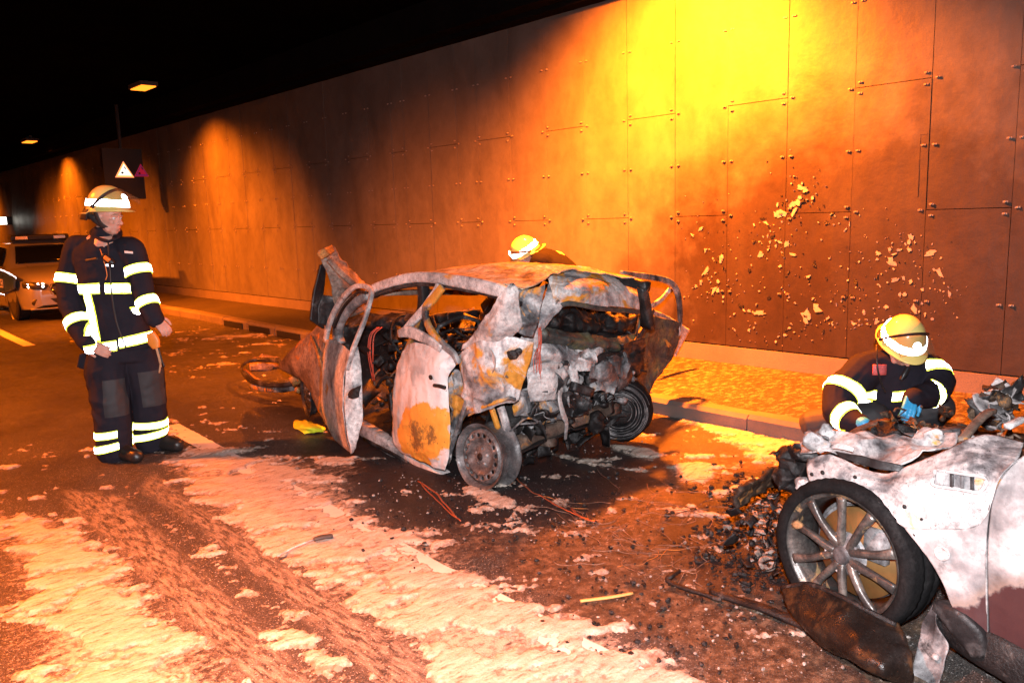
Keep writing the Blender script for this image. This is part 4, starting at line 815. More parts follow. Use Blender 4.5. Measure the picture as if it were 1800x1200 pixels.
# wheels
def steel_wheel(c, ax, up, r=0.205, wd=0.17, m='wheel', front=True):
    c = np.asarray(c, float); ax = np.asarray(ax, float); ax /= np.linalg.norm(ax)
    root = MB().add(*lathe([(r, 0), (r * 1.0, -.012), (r * .93, -.018), (r * .90, -.05), (r * .82, -.08), (r * .82, -.12), (r * .92, -wd + .015), (r, -wd + .008), (r, -wd), (r * .9, -wd + .001), (r * .80, -.12), (r * .80, -.08), (r * .88, -.045), (r * .91, -.012), (r, 0)], 44, c, ax, up)).build('wheel', mat(m), car)
    # disc with a ring of ventilation holes
    x = np.cross(up, ax); x /= np.linalg.norm(x); y = np.cross(ax, x); P = lambda rr, th, h: c + ax * h + rr * (math.cos(th) * x + math.sin(th) * y)
    n = 16; d = MB(); V = []; Fc = []
    prof = [(0.0001, -.012), (.03, -.012), (.055, -.030), (.075, -.034), (.095, -.022), (.112, -.016)]
    d.add(*lathe([(a, h) for a, h in prof], 48, c, ax, up)); d.add(*lathe([(a, h - .004) for a, h in prof], 48, c, ax, up))
    k = 6
    for q in range(n):
        t0 = q * 2 * math.pi / n; t1 = (q + 1) * 2 * math.pi / n; tc = (t0 + t1) / 2; hr = .0125; rc = .131
        ring = [(hr * math.cos(z), hr * math.sin(z)) for z in np.arange(12) * math.pi / 6]
        outer = []
        for (u_, w_) in ring:
            s_ = 1 / max(abs(u_) / .019, abs(w_) / (rc * (t1 - t0) / 2)); outer.append((u_ * s_, w_ * s_))
        vin = [P(rc + u_, tc + w_ / rc, -.016 + (-.004)) for u_, w_ in ring]; vt = [P(rc + u_, tc + w_ / rc, -.016) for u_, w_ in ring]; vo = [P(rc + u_, tc + w_ / rc, -.016) for u_, w_ in outer]
        V = vin + vt + vo
        d.add(V, [(12 + j, 12 + (j + 1) % 12, 24 + (j + 1) % 12, 24 + j) for j in range(12)] + [(j, (j + 1) % 12, 12 + (j + 1) % 12, 12 + j) for j in range(12)])
    d.add(*lathe([(.150, -.016), (.165, -.028), (.170, -.05)], 48, c, ax, up)); d.build('wheel_disc', mat(m), root)
    for q in range(5):
        th = q * 2 * math.pi / 5 + .3; MB().add(*lathe([(.0001, .012), (.008, .011), (.011, .004), (.012, -.03)], 10, P(.048, th, -.03), ax, up)).build('wheel_bolt', mat('grey'), root)
    MB().add(*lathe([(.0001, -.008), (.02, -.009), (.026, -.014), (.028, -.03)], 16, c, ax, up)).build('hub', mat('char'), root)
    MB().add(*lathe([(.0001, -.08), (.12, -.08), (.12, -.12), (.0001, -.12)], 30, c, ax, up)).build('brake', mat('char'), root)
    return root
wax = -K.v * .98 - K.u * .08 + np.array([0, 0, .10])
steel_wheel(L(841, 803, -.03), wax, (0, 0, 1), 0.203)
steel_wheel(L(537, 694, .04), -K.v * .96 + K.u * .25, (0, 0, 1), 0.185, 0.16, 'dark')
steel_wheel(K.w3(2.2, 1.44, .2), K.v, (0, 0, 1), 0.2)
rw = K.B(1090, 718, .03)
tw = MB().add(*lathe([(.10, -.07), (.16, -.085), (.205, -.075), (.232, -.04), (.236, 0), (.232, .04), (.19, .07), (.12, .07)], 44, rw, K.v * .76 + K.u * .60, (0, 0, 1)))
v = tw.v[0]; v += (np.stack([fbm(v * 14 + q, 3, 5 + q) for q in range(3)], -1) - .5) * .03
rwo = tw.build('wheel', mat('rubber'), car)
m = MB()
for q in range(34):
    rr = rng.uniform(.08, .225); a0 = rng.uniform(0, 6.28); an = rng.uniform(1.5, 4); pts = []
    ax_ = K.v * .76 + K.u * .60; ax_ /= np.linalg.norm(ax_); x_ = np.cross((0, 0, 1), ax_); x_ /= np.linalg.norm(x_)
    h_ = -.090 - rng.uniform(0, .02)
    for z in np.linspace(0, an, 10): pts.append(rw + ax_ * (h_ + rng.uniform(-.006, .006)) + rr * (math.cos(a0 + z) * x_ + math.sin(a0 + z) * np.array([0, 0, 1])))
    m.tube(pts, 0.004, None, ax_, 26, 4)
m.build('tyre_wires', mat('grey'), rwo)
MB().add(*lathe([(.0001, -.09), (.07, -.09), (.10, -.07)], 24, rw, K.v * .76 + K.u * .60, (0, 0, 1))).build('wheel_hub', mat('char'), rwo)
# right rear door swung open, seen from inside
da = .32
bar('door_window_frame', K.rowB([(1092, 480, .15), (1130, 485, da), (1160, 490, da), (1181, 499, da), (1192, 520, da), (1195, 556, da), (1193, 590, da)]), [.04, .05, .05, .055, .055, .05, .04], 0.03, 'grey', K.u, 0.003, label='window frame of the open right rear door')
bar('door_strut', K.rowB([(1178, 508, da), (1160, 528, da), (1130, 548, .2)]), 0.04, 0.02, 'ashrust', K.u, 0.003)
sheet('right_rear_door', [K.rowB([(1128, 552, .22), (1155, 556, da), (1180, 562, da), (1194, 566, da)]), K.rowB([(1122, 590, .22), (1150, 592, da), (1178, 594, da), (1193, 596, da)]), K.rowB([(1120, 630, .22), (1146, 630, da), (1170, 628, da), (1184, 624, da)]),
                          K.rowB([(1118, 670, .22), (1134, 666, da), (1150, 660, da), (1163, 652, da)]), K.rowB([(1120, 706, .22), (1126, 702, da), (1133, 696, da), (1140, 688, da)])], 'olive', 34, 26, 0.012, 5, 0.03, 0.004, 0.015, label='open right rear door, dark olive scorched')
sheet('right_front_door', [K.rowB([(1135, 538, .9), (1175, 556, .9), (1214, 580, .9)]), K.rowB([(1150, 560, .9), (1180, 580, .9), (1203, 600, .9)]), K.rowB([(1160, 600, .9), (1176, 610, .9), (1188, 627, .9)])], 'ashrose', 12, 12, 0.004, 4, 0.03, label='pale corner of the open right front door')
# the right side, floor and cabin
sheet('right_door', [[K.w3(.2, 1.46, .78), K.w3(.9, 1.48, .80), K.w3(1.75, 1.46, .82)], [K.w3(.2, 1.52, .45), K.w3(.9, 1.54, .45), K.w3(1.75, 1.5, .45)], [K.w3(.2, 1.45, .12), K.w3(.9, 1.46, .12), K.w3(1.75, 1.44, .12)]], 'char', 16, 26, 0.02, 5, 0.02)
sheet('floor_pan', [[K.w3(-.1, .05, .17), K.w3(.9, .05, .10), K.w3(2.0, .08, .12)], [K.w3(-.05, .75, .22), K.w3(.9, .75, .16), K.w3(2.0, .75, .16)], [K.w3(0, 1.42, .17), K.w3(.9, 1.42, .10), K.w3(2.0, 1.4, .12)]], 'char', 20, 30, 0.02, 5, 0.01)
sheet('firewall', [[K.w3(1.72, .08, .85), K.w3(1.76, .75, .85), K.w3(1.72, 1.42, .85)], [K.w3(1.8, .08, .5), K.w3(1.86, .75, .5), K.w3(1.8, 1.42, .5)], [K.w3(1.72, .08, .1), K.w3(1.72, .75, .1), K.w3(1.72, 1.42, .1)]], 'char', 14, 20, 0.03, 5, 0.01)
sheet('dashboard_beam', [K.rowL([(600, 556, .35), (640, 553, .35), (690, 552, .4), (740, 548, .45)]), K.rowL([(600, 572, .28), (640, 572, .28), (690, 566, .33), (740, 562, .38)]), K.rowL([(604, 594, .35), (640, 590, .35), (690, 580, .4), (738, 574, .45)])], 'dark', 16, 34, 0.012, 8, 0.01, 0.006, 0.02, label='charred dashboard beam')
for (a, b) in ((.95, .35), (.95, 1.05)):
    m = MB(); 
    m.tube([K.w3(a + .25, b - .2, .22), K.w3(a + .25, b - .2, .45), K.w3(a - .18, b - .2, .48), K.w3(a - .32, b - .18, .92)], 0.03)
    m.tube([K.w3(a + .25, b + .2, .22), K.w3(a + .25, b + .2, .45), K.w3(a - .18, b + .2, .48), K.w3(a - .32, b + .18, .92)], 0.03)
    m.tube([K.w3(a - .32, b - .18, .92), K.w3(a - .34, b, .97), K.w3(a - .32, b + .18, .92)], 0.03)
    for q in range(6): m.tube([K.w3(a + .22 - q * .07, b - .19, .45), K.w3(a + .2 - q * .07, b, .42), K.w3(a + .22 - q * .07, b + .19, .45)], 0.008, None, (0, 0, 1), 8, 5)
    for q in range(7): m.tube([K.w3(a - .20 - q * .018, b - .18, .52 + q * .06), K.w3(a - .17 - q * .018, b, .52 + q * .06), K.w3(a - .20 - q * .018, b + .18, .52 + q * .06)], 0.008, None, (1, 0, 0), 8, 5)
    m.build('seat_frame', mat('dark'), car)
sheet('rear_seat_back', [[K.w3(.02, .2, .80), K.w3(.0, .75, .86), K.w3(.02, 1.3, .80)], [K.w3(.12, .2, .55), K.w3(.1, .75, .58), K.w3(.12, 1.3, .55)], [K.w3(.25, .2, .3), K.w3(.25, .75, .3), K.w3(.25, 1.3, .3)]], 'char', 18, 26, 0.05, 6, 0.01, 0.01, 0.03)
def junk(name, box, n, size, ms, parent, fr=K, seed=1, wires=0, kind='stuff'):
    """torn scraps of burnt trim, brackets and wire filling a volume"""
    g = np.random.default_rng(seed); m = MB()
    (a0, a1), (b0, b1), (c0, c1) = box
    for q in range(n):
        o = np.array([g.uniform(a0, a1), g.uniform(b0, b1), g.uniform(c0, c1)]); s_ = size * g.uniform(.4, 1.5)
        A = g.normal(size=3); A /= np.linalg.norm(A); Bv = np.cross(A, g.normal(size=3)); Bv /= np.linalg.norm(Bv); N = np.cross(A, Bv)
        t = g.random()
        if t < .55:
            rows = [[fr.w3(*(o + A * (i - 1) * s_ + Bv * (j - 1) * s_ * .7 + N * g.normal() * s_ * .25)) for j in range(3)] for i in range(3)]; m.grid(rows, 6, 6, s_ * .15, 10, .003, q)
        elif t < .8:
            m.tube([fr.w3(*(o - A * s_)), fr.w3(*(o + Bv * s_ * .4)), fr.w3(*(o + A * s_))], s_ * .25, s_ * .16, N, 6, 6, 4)
        else:
            v, f = ellipsoid((0, 0, 0), (s_ * .5, s_ * .4, s_ * .4), None, 8, 6); v = v + (np.stack([fbm(v * 30 + k, 2, q + k) for k in range(3)], -1) - .5) * s_ * .6; m.add(v + fr.w3(*o), f)
    for q in range(wires):
        o = np.array([g.uniform(a0, a1), g.uniform(b0, b1), g.uniform(c0, c1)]); pts = [o]
        for z in range(4): pts.append(pts[-1] + g.normal(size=3) * size * .8)
        m.tube([fr.w3(*p) for p in pts], 0.006, None, (0, 0, 1), 14, 4)
    o = m.build(name, mat(ms), parent)
    if kind: o['kind'] = kind
    return o
junk('cabin_debris', ((.3, 1.7), (.15, 1.35), (.15, .55)), 120, .07, 'char', car, seed=3, wires=30)
junk('cabin_rust_debris', ((.5, 1.6), (.15, .9), (.15, .5)), 60, .06, 'charbrown', car, seed=4, wires=12)
junk('dashboard_debris', ((1.2, 1.6), (.15, 1.3), (.5, .82)), 70, .06, 'char', car, seed=5, wires=25)
junk('rear_cabin_debris', ((-.05, .5), (.2, 1.3), (.5, .92)), 70, .07, 'char', car, seed=6, wires=16)
junk('engine_bay_debris', ((1.85, 2.5), (.2, 1.3), (.25, .6)), 80, .08, 'charbrown', car, seed=7, wires=16)
junk('rear_crush_debris', ((-.12, .25), (.35, 1.45), (.22, .75)), 110, .055, 'dark', car, seed=8, wires=30)
junk('rear_crush_scraps', ((-.12, .1), (.3, 1.2), (.30, .68)), 36, .05, 'grey', car, seed=9, wires=8)
junk('axle_debris', ((-.05, .3), (.15, 1.2), (.08, .35)), 60, .05, 'char', car, seed=10, wires=24)
o = bar('steering_wheel', [K.w3(1.28 + .05 * math.sin(t), .38 + .16 * math.cos(t), .78 + .15 * math.sin(t)) for t in np.linspace(0, 2 * math.pi, 13)[:-1]], 0.02, 0.02, 'char', K.u, 0.003, closed=True)

# torn front bumper lying in front of the hatchback
bp = thing('bumper_piece', 'torn grey bumper fascia lying in front of the burnt hatchback', 'bumper', G(475, 680))
def gz(px, py, z): return G(px, py, z)
m = MB().tube([gz(522, 672, .20), gz(490, 676, .17), gz(462, 674, .15), gz(440, 668, .15), gz(427, 655, .17), gz(426, 642, .2), gz(437, 635, .22), gz(460, 632, .23), gz(490, 634, .24), gz(510, 640, .24)], [.03, .03, .03, .03, .03, .025, .03, .035, .04, .04], [.06, .06, .06, .06, .05, .035, .035, .05, .06, .05], (0, 0, 1), 50, 10, 2.5, 0.008, 3)
m.build('lower_fascia', mat('dark'), bp)
MB().tube([gz(520, 676, .16), gz(490, 680, .13), gz(462, 679, .11), gz(442, 673, .11)], .05, .11, (0, 0, 1), 20, 10, 3.5, .008, 9).build('pale_fascia_strip', mat('grey'), bp)
MB().tube([gz(430, 650, .15), gz(444, 662, .12), gz(455, 668, .11)], 0.04, 0.03, (0, 0, 1), 10).build('rusty_corner', mat('rust'), bp)
junk('bumper_scraps', ((2.45, 2.75), (.1, .6), (.15, .38)), 22, .05, 'rust', bp, seed=21)
hp = thing('lamp_unit', 'crumpled translucent headlamp cover beside the torn bumper', 'lamp cover', G(465, 648))
v, f = ellipsoid((0, 0, 0), (.17, .13, .10), None, 30, 18); v[:, 2] = np.maximum(v[:, 2], -.05); v += (np.stack([fbm(v * 22 + q, 3, 60) for q in range(3)], -1) - .5) * .09
MB().add(v + G(464, 640, .06), f).build('cover', mat('brown'), hp)
yb = thing('hivis_rag', 'crumpled yellow-green rag on the road under the front fender', 'rag', G(545, 748))
MB().grid([[G(515, 742, .02), G(535, 738, .05), G(560, 745, .03)], [G(518, 752, .02), G(540, 750, .07), G(572, 752, .03)], [G(535, 762, .01), G(552, 760, .02), G(570, 758, .01)]], 14, 18, .02, 12, .006, 5, .01).build('rag_fold', mat('hivis'), yb)
# ------------------------------------------------------------------ second wreck, lower right
o_ = G(1490, 1112); K2 = Frame(o_, 0.07)
car2 = thing('maroon_car', 'maroon car burnt at its front end, wheel turned, bottom right of the road', 'car', K2.O)
def M_maroon():
    t = NT('maroon_paint_and_ash'); s = t.xyz()
    a = t.ramp(t.noise(4.0, 6, 0.6), [(0.32, (0.08, 0.075, 0.078)), (0.43, (0.28, 0.25, 0.25)), (0.54, (0.54, 0.48, 0.47)), (0.70, (0.70, 0.64, 0.63))])
    a = t.mix(t.maprange(t.noise(26, 6, 0.75), 0.50, 0.66, 0, 0.6), a, (0.20, 0.18, 0.18))
    a = t.mix(t.maprange(t.noise(7, 6, 0.7, t.map(loc=(3, 3, 3))), 0.60, 0.68, 0, 0.8), a, (0.13, 0.12, 0.12))
    p = t.mix(t.noise(6, 6, 0.6), (0.040, 0.012, 0.014), (0.085, 0.038, 0.038))
    # paint survived below a ragged line: low on the wing, higher on the door
    yy = t.maprange(s[1], float(K2.w3(-.47, 0, 0)[1]) - .35, float(K2.w3(-.38, 0, 0)[1]), 0.62, 0.23)
    ln = t.math('ADD', t.math('SUBTRACT', yy, s[2]), t.math('MULTIPLY', t.math('SUBTRACT', t.noise(9, 6, 0.65), 0.5), 0.16))
    k = t.maprange(ln, -0.012, 0.006); edge = t.math('MULTIPLY', t.maprange(ln, -0.07, -0.01), t.math('SUBTRACT', 1.0, k))
    a = t.mix(t.math('MULTIPLY', edge, 0.6), a, (0.32, 0.20, 0.15))
    c = t.mix(k, a, p)
    t.bsdf(c, t.maprange(k, 0, 1, 0.65, 0.33), 0.05, t.bump(t.math('ADD', t.noise(24, 6, 0.7), t.math('MULTIPLY', k, 0.5)), 0.35, 0.004)); return t.m
mats['maroon'] = M_maroon()
mats['liner'] = burnt('melted_liner_plastic', [(0.3, (0.005, 0.0045, 0.0045)), (0.55, (0.014, 0.010, 0.008)), (0.70, (0.09, 0.045, 0.02))], 7, 0.74, (0.25, 0.11, 0.03), soot=0.60, seed=34, rough=0.32, bump=0.6, metal=0)
mats['wingash'] = burnt('wing_ash', [(0.34, (0.045, 0.043, 0.046)), (0.43, (0.24, 0.225, 0.23)), (0.50, (0.58, 0.53, 0.52)), (0.66, (0.70, 0.645, 0.635))], 4.5, 0.62, (0.55, 0.36, 0.18), soot=0.62, seed=31, bump=0.3)
def s2(name, rows, m, nu=20, nv=20, amp=0.003, freq=5, thick=0.004, ragged=0.0, creases=0.0, parent=None, label=None):
    return sheet(name, rows, m, nu, nv, amp, freq, thick, ragged, creases, parent or car2, label)
def b2(name, pts, w, h, m, ref=(0, 0, 1), amp=0.003, sq=4.0, seg=12, parent=None, label=None): return bar(name, pts, w, h, m, ref, amp, sq, seg, parent or car2, label=label)
s2('front_wing', [K2.rowL([(1419, 806, .06), (1458, 799, .05), (1510, 820, .04), (1556, 831, .05), (1600, 816, .06), (1650, 795, .09), (1700, 772, .13), (1742, 763, .18), (1800, 777, .20)]),
                  K2.rowL([(1417, 822, .02), (1460, 822, .0), (1509, 838, -.01), (1556, 850, -.01), (1605, 848, -.02), (1655, 838, -.0), (1703, 826, .02), (1742, 815, .05), (1788, 806, .08)]),
                  K2.rowL([(1420, 840, .01), (1460, 843, -.01), (1508, 856, -.02), (1553, 870, -.03), (1600, 878, -.04), (1652, 878, -.03), (1700, 873, -.02), (1732, 862, -.01), (1757, 842, .0)]),
                  K2.rowL([(1427, 855, .01), (1461, 857, -.01), (1508, 870, -.03), (1553, 893, -.05), (1590, 926, -.06), (1645, 930, -.05), (1690, 930, -.04), (1720, 922, -.03), (1739, 899, -.02)])], 'wingash', 26, 60, 0.004, 4, ragged=0.004, label='front left wing, paint burnt off to pinkish white')
s2('front_wing', [K2.rowL([(1590, 926, -.06), (1635, 929, -.05), (1690, 930, -.04), (1720, 922, -.03), (1739, 899, -.02)]),
                  K2.rowL([(1612, 955, -.06), (1645, 957, -.05), (1680, 960, -.04), (1710, 958, -.03), (1733, 952, -.02)]),
                  K2.rowL([(1634, 985, -.05), (1658, 987, -.045), (1685, 990, -.04), (1710, 992, -.03), (1732, 996, -.02)]),
                  K2.rowL([(1655, 1020, -.05), (1675, 1022, -.045), (1697, 1025, -.04), (1715, 1030, -.03), (1734, 1038, -.02)]),
                  K2.rowL([(1671, 1060, -.04), (1685, 1062, -.04), (1702, 1066, -.035), (1718, 1072, -.03), (1735, 1082, -.02)]),
                  K2.rowL([(1684, 1086, -.04), (1695, 1090, -.04), (1708, 1096, -.035), (1722, 1106, -.03), (1736, 1122, -.02)])], 'maroon', 34, 24, 0.003, 4, ragged=0.003, label='rear part of the front wing, ash above maroon paint')
s2('front_door', [K2.rowL([(1802, 800, .08), (1850, 785, .1), (1930, 775, .1)]), K2.rowL([(1776, 822, .05), (1840, 830, .04), (1940, 830, .04)]), K2.rowL([(1757, 848, .01), (1820, 880, -.02), (1950, 900, -.03)]), K2.rowL([(1744, 885, -.015), (1820, 920, -.04), (1960, 960, -.05)]),
                  K2.rowL([(1737, 950, -.018), (1820, 985, -.04), (1970, 1030, -.05)]), K2.rowL([(1736, 1020, -.018), (1830, 1060, -.04), (1980, 1120, -.05)]), K2.rowL([(1738, 1085, -.018), (1830, 1125, -.04), (1990, 1200, -.05)]), K2.rowL([(1740, 1122, -.016), (1830, 1160, -.03), (1990, 1240, -.04)])], 'maroon', 44, 30, 0.002, 3, label='front left door with burnt top edge and maroon paint below')
b2('door_gap', K2.rowL([(1800, 802, .09), (1776, 819, .055), (1756, 846, .012), (1742, 884, -.01), (1735, 940, -.012), (1735, 1020, -.012), (1737, 1122, -.01)]), 0.006, 0.02, 'grey', K2.v, 0)
# side vent in the wing
vt = s2('wing_vent', [K2.rowL([(1644, 826, -.02), (1672, 830, -.02), (1700, 835, -.015), (1731, 841, -.005)]), K2.rowL([(1642, 840, -.03), (1672, 845, -.03), (1700, 850, -.025), (1727, 853, -.015)]), K2.rowL([(1642, 850, -.032), (1672, 855, -.032), (1700, 860, -.028), (1722, 862, -.02)])], 'grey', 10, 16, 0, label='grey louvred vent')
b2('vent_frame', K2.rowL([(1644, 825, -.028), (1690, 832, -.026), (1733, 841, -.012), (1722, 864, -.03), (1685, 859, -.036), (1641, 852, -.04), (1642, 838, -.036), (1644, 825, -.028)]), 0.010, 0.008, 'wingash', K2.v, 0, parent=vt)
for q in range(4): b2('louvre', K2.rowL([(1655 + q * 18, 830 + q * 2.5, -.038), (1655 + q * 18, 853 + q * 2.4, -.044)]), 0.012, 0.006, ('ash', 'dark', 'grey', 'dark')[q], K2.v, 0, parent=vt)
for px, py, r in ((1503, 838, .006), (1464, 849, .005), (1446, 830, .007), (1427, 833, .006), (1544, 884, .006), (1590, 890, .006), (1607, 940, .005), (1659, 976, .006), (1620, 912, .004)):
    MB().add(*lathe([(.0001, .004), (r, .004), (r * 1.3, 0)], 12, K2.L(px, py, -.055 if px > 1540 else -.015), -K2.v, (0, 0, 1))).build('bolt_hole', mat('char'), car2)
v, f = lathe([(.0001, .004), (.010, .006), (.020, .002), (.023, .008), (.026, .002)], 20, K2.L(1656, 972, -.055), -K2.v, (0, 0, 1)); MB().add(v, f).build('pressed_ring', mat('wingash'), car2)
# inner wing and slam panel
s2('inner_wing', [K2.rowL([(1405, 776, .16), (1450, 768, .2), (1500, 764, .25), (1560, 772, .3), (1620, 778, .32), (1690, 770, .34)]), K2.rowL([(1410, 790, .12), (1455, 782, .14), (1505, 785, .17), (1560, 795, .2), (1615, 798, .22), (1680, 782, .24)]), K2.rowL([(1415, 806, .08), (1458, 799, .08), (1508, 818, .08), (1556, 829, .09), (1602, 816, .1), (1652, 796, .12)])], 'wingash', 22, 44, 0.012, 7, 0.004, 0.006, 0.03, label='inner wing rail, pinkish ash')
s2('inner_wing_groove', [K2.rowL([(1468, 792, .04), (1510, 800, .04), (1555, 810, .04), (1590, 820, .05)]), K2.rowL([(1475, 802, .035), (1512, 815, .03), (1556, 826, .03), (1580, 830, .04)])], 'dark', 8, 20, 0.006, 12, 0.003, 0.006)
s2('wing_bracket', [K2.rowL([(1462, 782, .06), (1480, 780, .06), (1502, 787, .06)]), K2.rowL([(1462, 788, .05), (1482, 790, .05), (1500, 793, .05)])], 'wingash', 8, 12, 0.004, 12, 0.004, 0.006)
def lump2(name, px, py, b, r, m, amp=.03, fr=16, sx=(1, 1, 1), label=None):
    sd[0] += 1; v, f = ellipsoid((0, 0, 0), (r * sx[0], r * sx[1], r * sx[2]), None, 26, 18); d = (np.stack([fbm(v * fr + q * 3, 4, sd[0]) for q in range(3)], -1) - .5) * 2 * amp
    o = MB().add(v + d + K2.L(px, py, b), f).build(name, mat(m), car2)
    if label: o['label'] = label
    return o
lump2('headlamp_remains', 1432, 778, .10, .045, 'grey', .06, 22, (1, 1.1, .6), label='grey melted headlamp'); lump2('headlamp_remains', 1450, 762, .2, .035, 'grey', .04, 18); lump2('headlamp_remains', 1415, 797, .14, .04, 'dark', .04, 18)
lump2('suspension_turret', 1640, 776, .32, .065, 'ash', .035, 26, (1, 1, .6), label='pale suspension turret'); lump2('melted_reservoir', 1565, 772, .35, .09, 'char', .05, 30, (1, 1.2, .5)); lump2('glass_lump', 1408, 850, .03, .03, 'ash', .03, 30)
lump2('bumper_residue', 1398, 812, .2, .075, 'char', .06, 16, (1.2, .8, .9)); lump2('bumper_residue', 1385, 845, .15, .06, 'char', .05, 18)
s2('front_crash_rail', [[K2.w3(.55, .1, .42), K2.w3(.62, .7, .40), K2.w3(.5, 1.5, .36)], [K2.w3(.58, .1, .32), K2.w3(.66, .7, .30), K2.w3(.54, 1.5, .26)]], 'charbrown', 10, 30, 0.03, 8, 0.02)
s2('engine_cover', [[K2.w3(.40, .3, .44), K2.w3(.1, .3, .50), K2.w3(-.3, .35, .56), K2.w3(-.8, .4, .64)], [K2.w3(.45, .8, .42), K2.w3(.1, .8, .50), K2.w3(-.3, .8, .58), K2.w3(-.8, .8, .68)], [K2.w3(.4, 1.35, .38), K2.w3(.1, 1.4, .46), K2.w3(-.3, 1.45, .52), K2.w3(-.8, 1.45, .64)]], 'charbrown', 40, 44, 0.09, 5, 0.03, 0.01, 0.06, label='burnt lumpy remains of the engine bay')
s2('right_wing', [[K2.w3(.5, 1.62, .42), K2.w3(.1, 1.66, .46), K2.w3(-.5, 1.64, .52)], [K2.w3(.5, 1.70, .36), K2.w3(.1, 1.76, .40), K2.w3(-.5, 1.74, .42)], [K2.w3(.5, 1.70, .2), K2.w3(.1, 1.76, .3), K2.w3(-.5, 1.74, .2)]], 'charbrown', 16, 20, 0.02, 5)
junk('engine_bay_debris', ((-.8, .45), (.35, 1.5), (.46, .60)), 190, .032, 'charbrown', car2, K2, 31, 40)
junk('engine_bay_scraps', ((-.6, .4), (.3, 1.2), (.48, .60)), 50, .03, 'brown', car2, K2, 32, 14)
junk('front_end_debris', ((.25, .62), (.0, 1.4), (.04, .34)), 170, .026, 'char', car2, K2, 33, 20)
b2('strut_brace', K2.rowL([(1588, 771, .35), (1640, 766, .5), (1692, 757, .7)]), 0.045, 0.04, 'grey', (0, 0, 1), label='grey strut bar')
b2('bonnet_hinge', K2.rowL([(1690, 774, .35), (1712, 748, .5), (1732, 728, .6), (1745, 722, .7)]), 0.035, 0.02, 'brown'); b2('bonnet_hinge', K2.rowL([(1695, 758, .6), (1708, 770, .45)]), 0.03, 0.02, 'grey')
b2('slam_panel_bar', K2.rowL([(1490, 770, .3), (1520, 752, .5), (1560, 740, .7)]), 0.04, 0.025, 'brown'); b2('slam_panel_bar', K2.rowL([(1572, 745, .6), (1585, 762, .4), (1598, 772, .35)]), 0.03, 0.02, 'brown')
b2('yellow_stay', K2.rowL([(1481, 757, .3), (1484, 772, .28)]), 0.02, 0.02, 'hivis')
b2('bonnet_strut', K2.rowL([(1770, 750, .5), (1800, 735, .6)]), 0.03, 0.02, 'ash')
# battery-like box of melted plastic in the far corner
bx = K2.w3(-.02, 1.45, .78); v, f = ellipsoid((0, 0, 0), (.16, .14, .12), None, 26, 18); v = np.sign(v) * np.abs(v / .16) ** .6 * .15; v += (np.stack([fbm(v * 16 + q, 4, 77) for q in range(3)], -1) - .5) * .07
pb = K2.B(1725, 708, -.1) if False else onplane(1728, 706, K2.w3(0, 1.25, 0), K2.v); pc = onplane(1775, 704, K2.w3(0, 1.3, 0), K2.v)
for q in range(12):
    g = np.random.default_rng(300 + q); c_ = (pb if q < 7 else pc) + g.normal(size=3) * .045 * np.array([1, 1.2, .6]); A_ = g.normal(size=3); A_ /= np.linalg.norm(A_); Q_ = np.cross(A_, g.normal(size=3)); Q_ /= np.linalg.norm(Q_); N_ = np.cross(A_, Q_)
    sheet('melted_battery_scrap', [[c_ + A_ * (i - 1.5) * .045 + Q_ * (j - 1.5) * .04 + N_ * g.normal() * .02 for j in range(4)] for i in range(4)], ('ashrose', 'ashrose', 'dark', 'charbrown')[q % 4], 8, 8, .014, 16, .006, .02, .02, parent=car2)
# sill, underbody, bracket
b2('sill', K2.rowL([(1655, 1085, .05), (1720, 1125, .02), (1800, 1170, .0), (1950, 1260, .0)]), [.12, .14, .15, .15], .1, 'char', K2.v, 0.004)
b2('sill_end', K2.rowL([(1650, 1062, -.0), (1680, 1085, -.02), (1712, 1118, -.02), (1722, 1150, -.02)]), [.05, .09, .10, .05], .06, 'dark', K2.v, 0.004, label='blue-grey sill end')
s2('hanging_bracket', [K2.rowL([(1640, 1062, -.02), (1650, 1066, -.02)]), K2.rowL([(1622, 1092, -.04), (1648, 1095, -.04)]), K2.rowL([(1618, 1120, -.06), (1668, 1132, -.06)]), K2.rowL([(1612, 1155, -.08), (1664, 1160, -.08)]), K2.rowL([(1602, 1190, -.10), (1655, 1196, -.10)]), K2.rowL([(1598, 1225, -.12), (1640, 1230, -.12)])], 'grey', 30, 12, 0.006, 8, 0.004, 0.004, 0.01, label='thin grey bracket hanging from the sill')
MB().add(*ellipsoid(K2.L(1645, 1154, -.10), (.013, .013, .012))).build('bracket_bolt', mat('ash'), car2)
s2('underbody', [[K2.w3(-.35, .02, .25), K2.w3(-.9, .02, .2), K2.w3(-1.6, .02, .2)], [K2.w3(-.4, .8, .22), K2.w3(-.9, .8, .2), K2.w3(-1.6, .8, .2)], [K2.w3(-.35, 1.7, .25), K2.w3(-.9, 1.7, .2), K2.w3(-1.6, 1.7, .2)]], 'char', 10, 10)
s2('wheelhouse', [[K2.w3(.34, .12, .3), K2.w3(.25, .12, .6), K2.w3(0, .12, .66), K2.w3(-.3, .12, .52), K2.w3(-.38, .12, .2)], [K2.w3(.34, .42, .3), K2.w3(.25, .42, .6), K2.w3(0, .42, .66), K2.w3(-.3, .42, .52), K2.w3(-.38, .42, .2)]], 'char', 10, 24, 0.01)
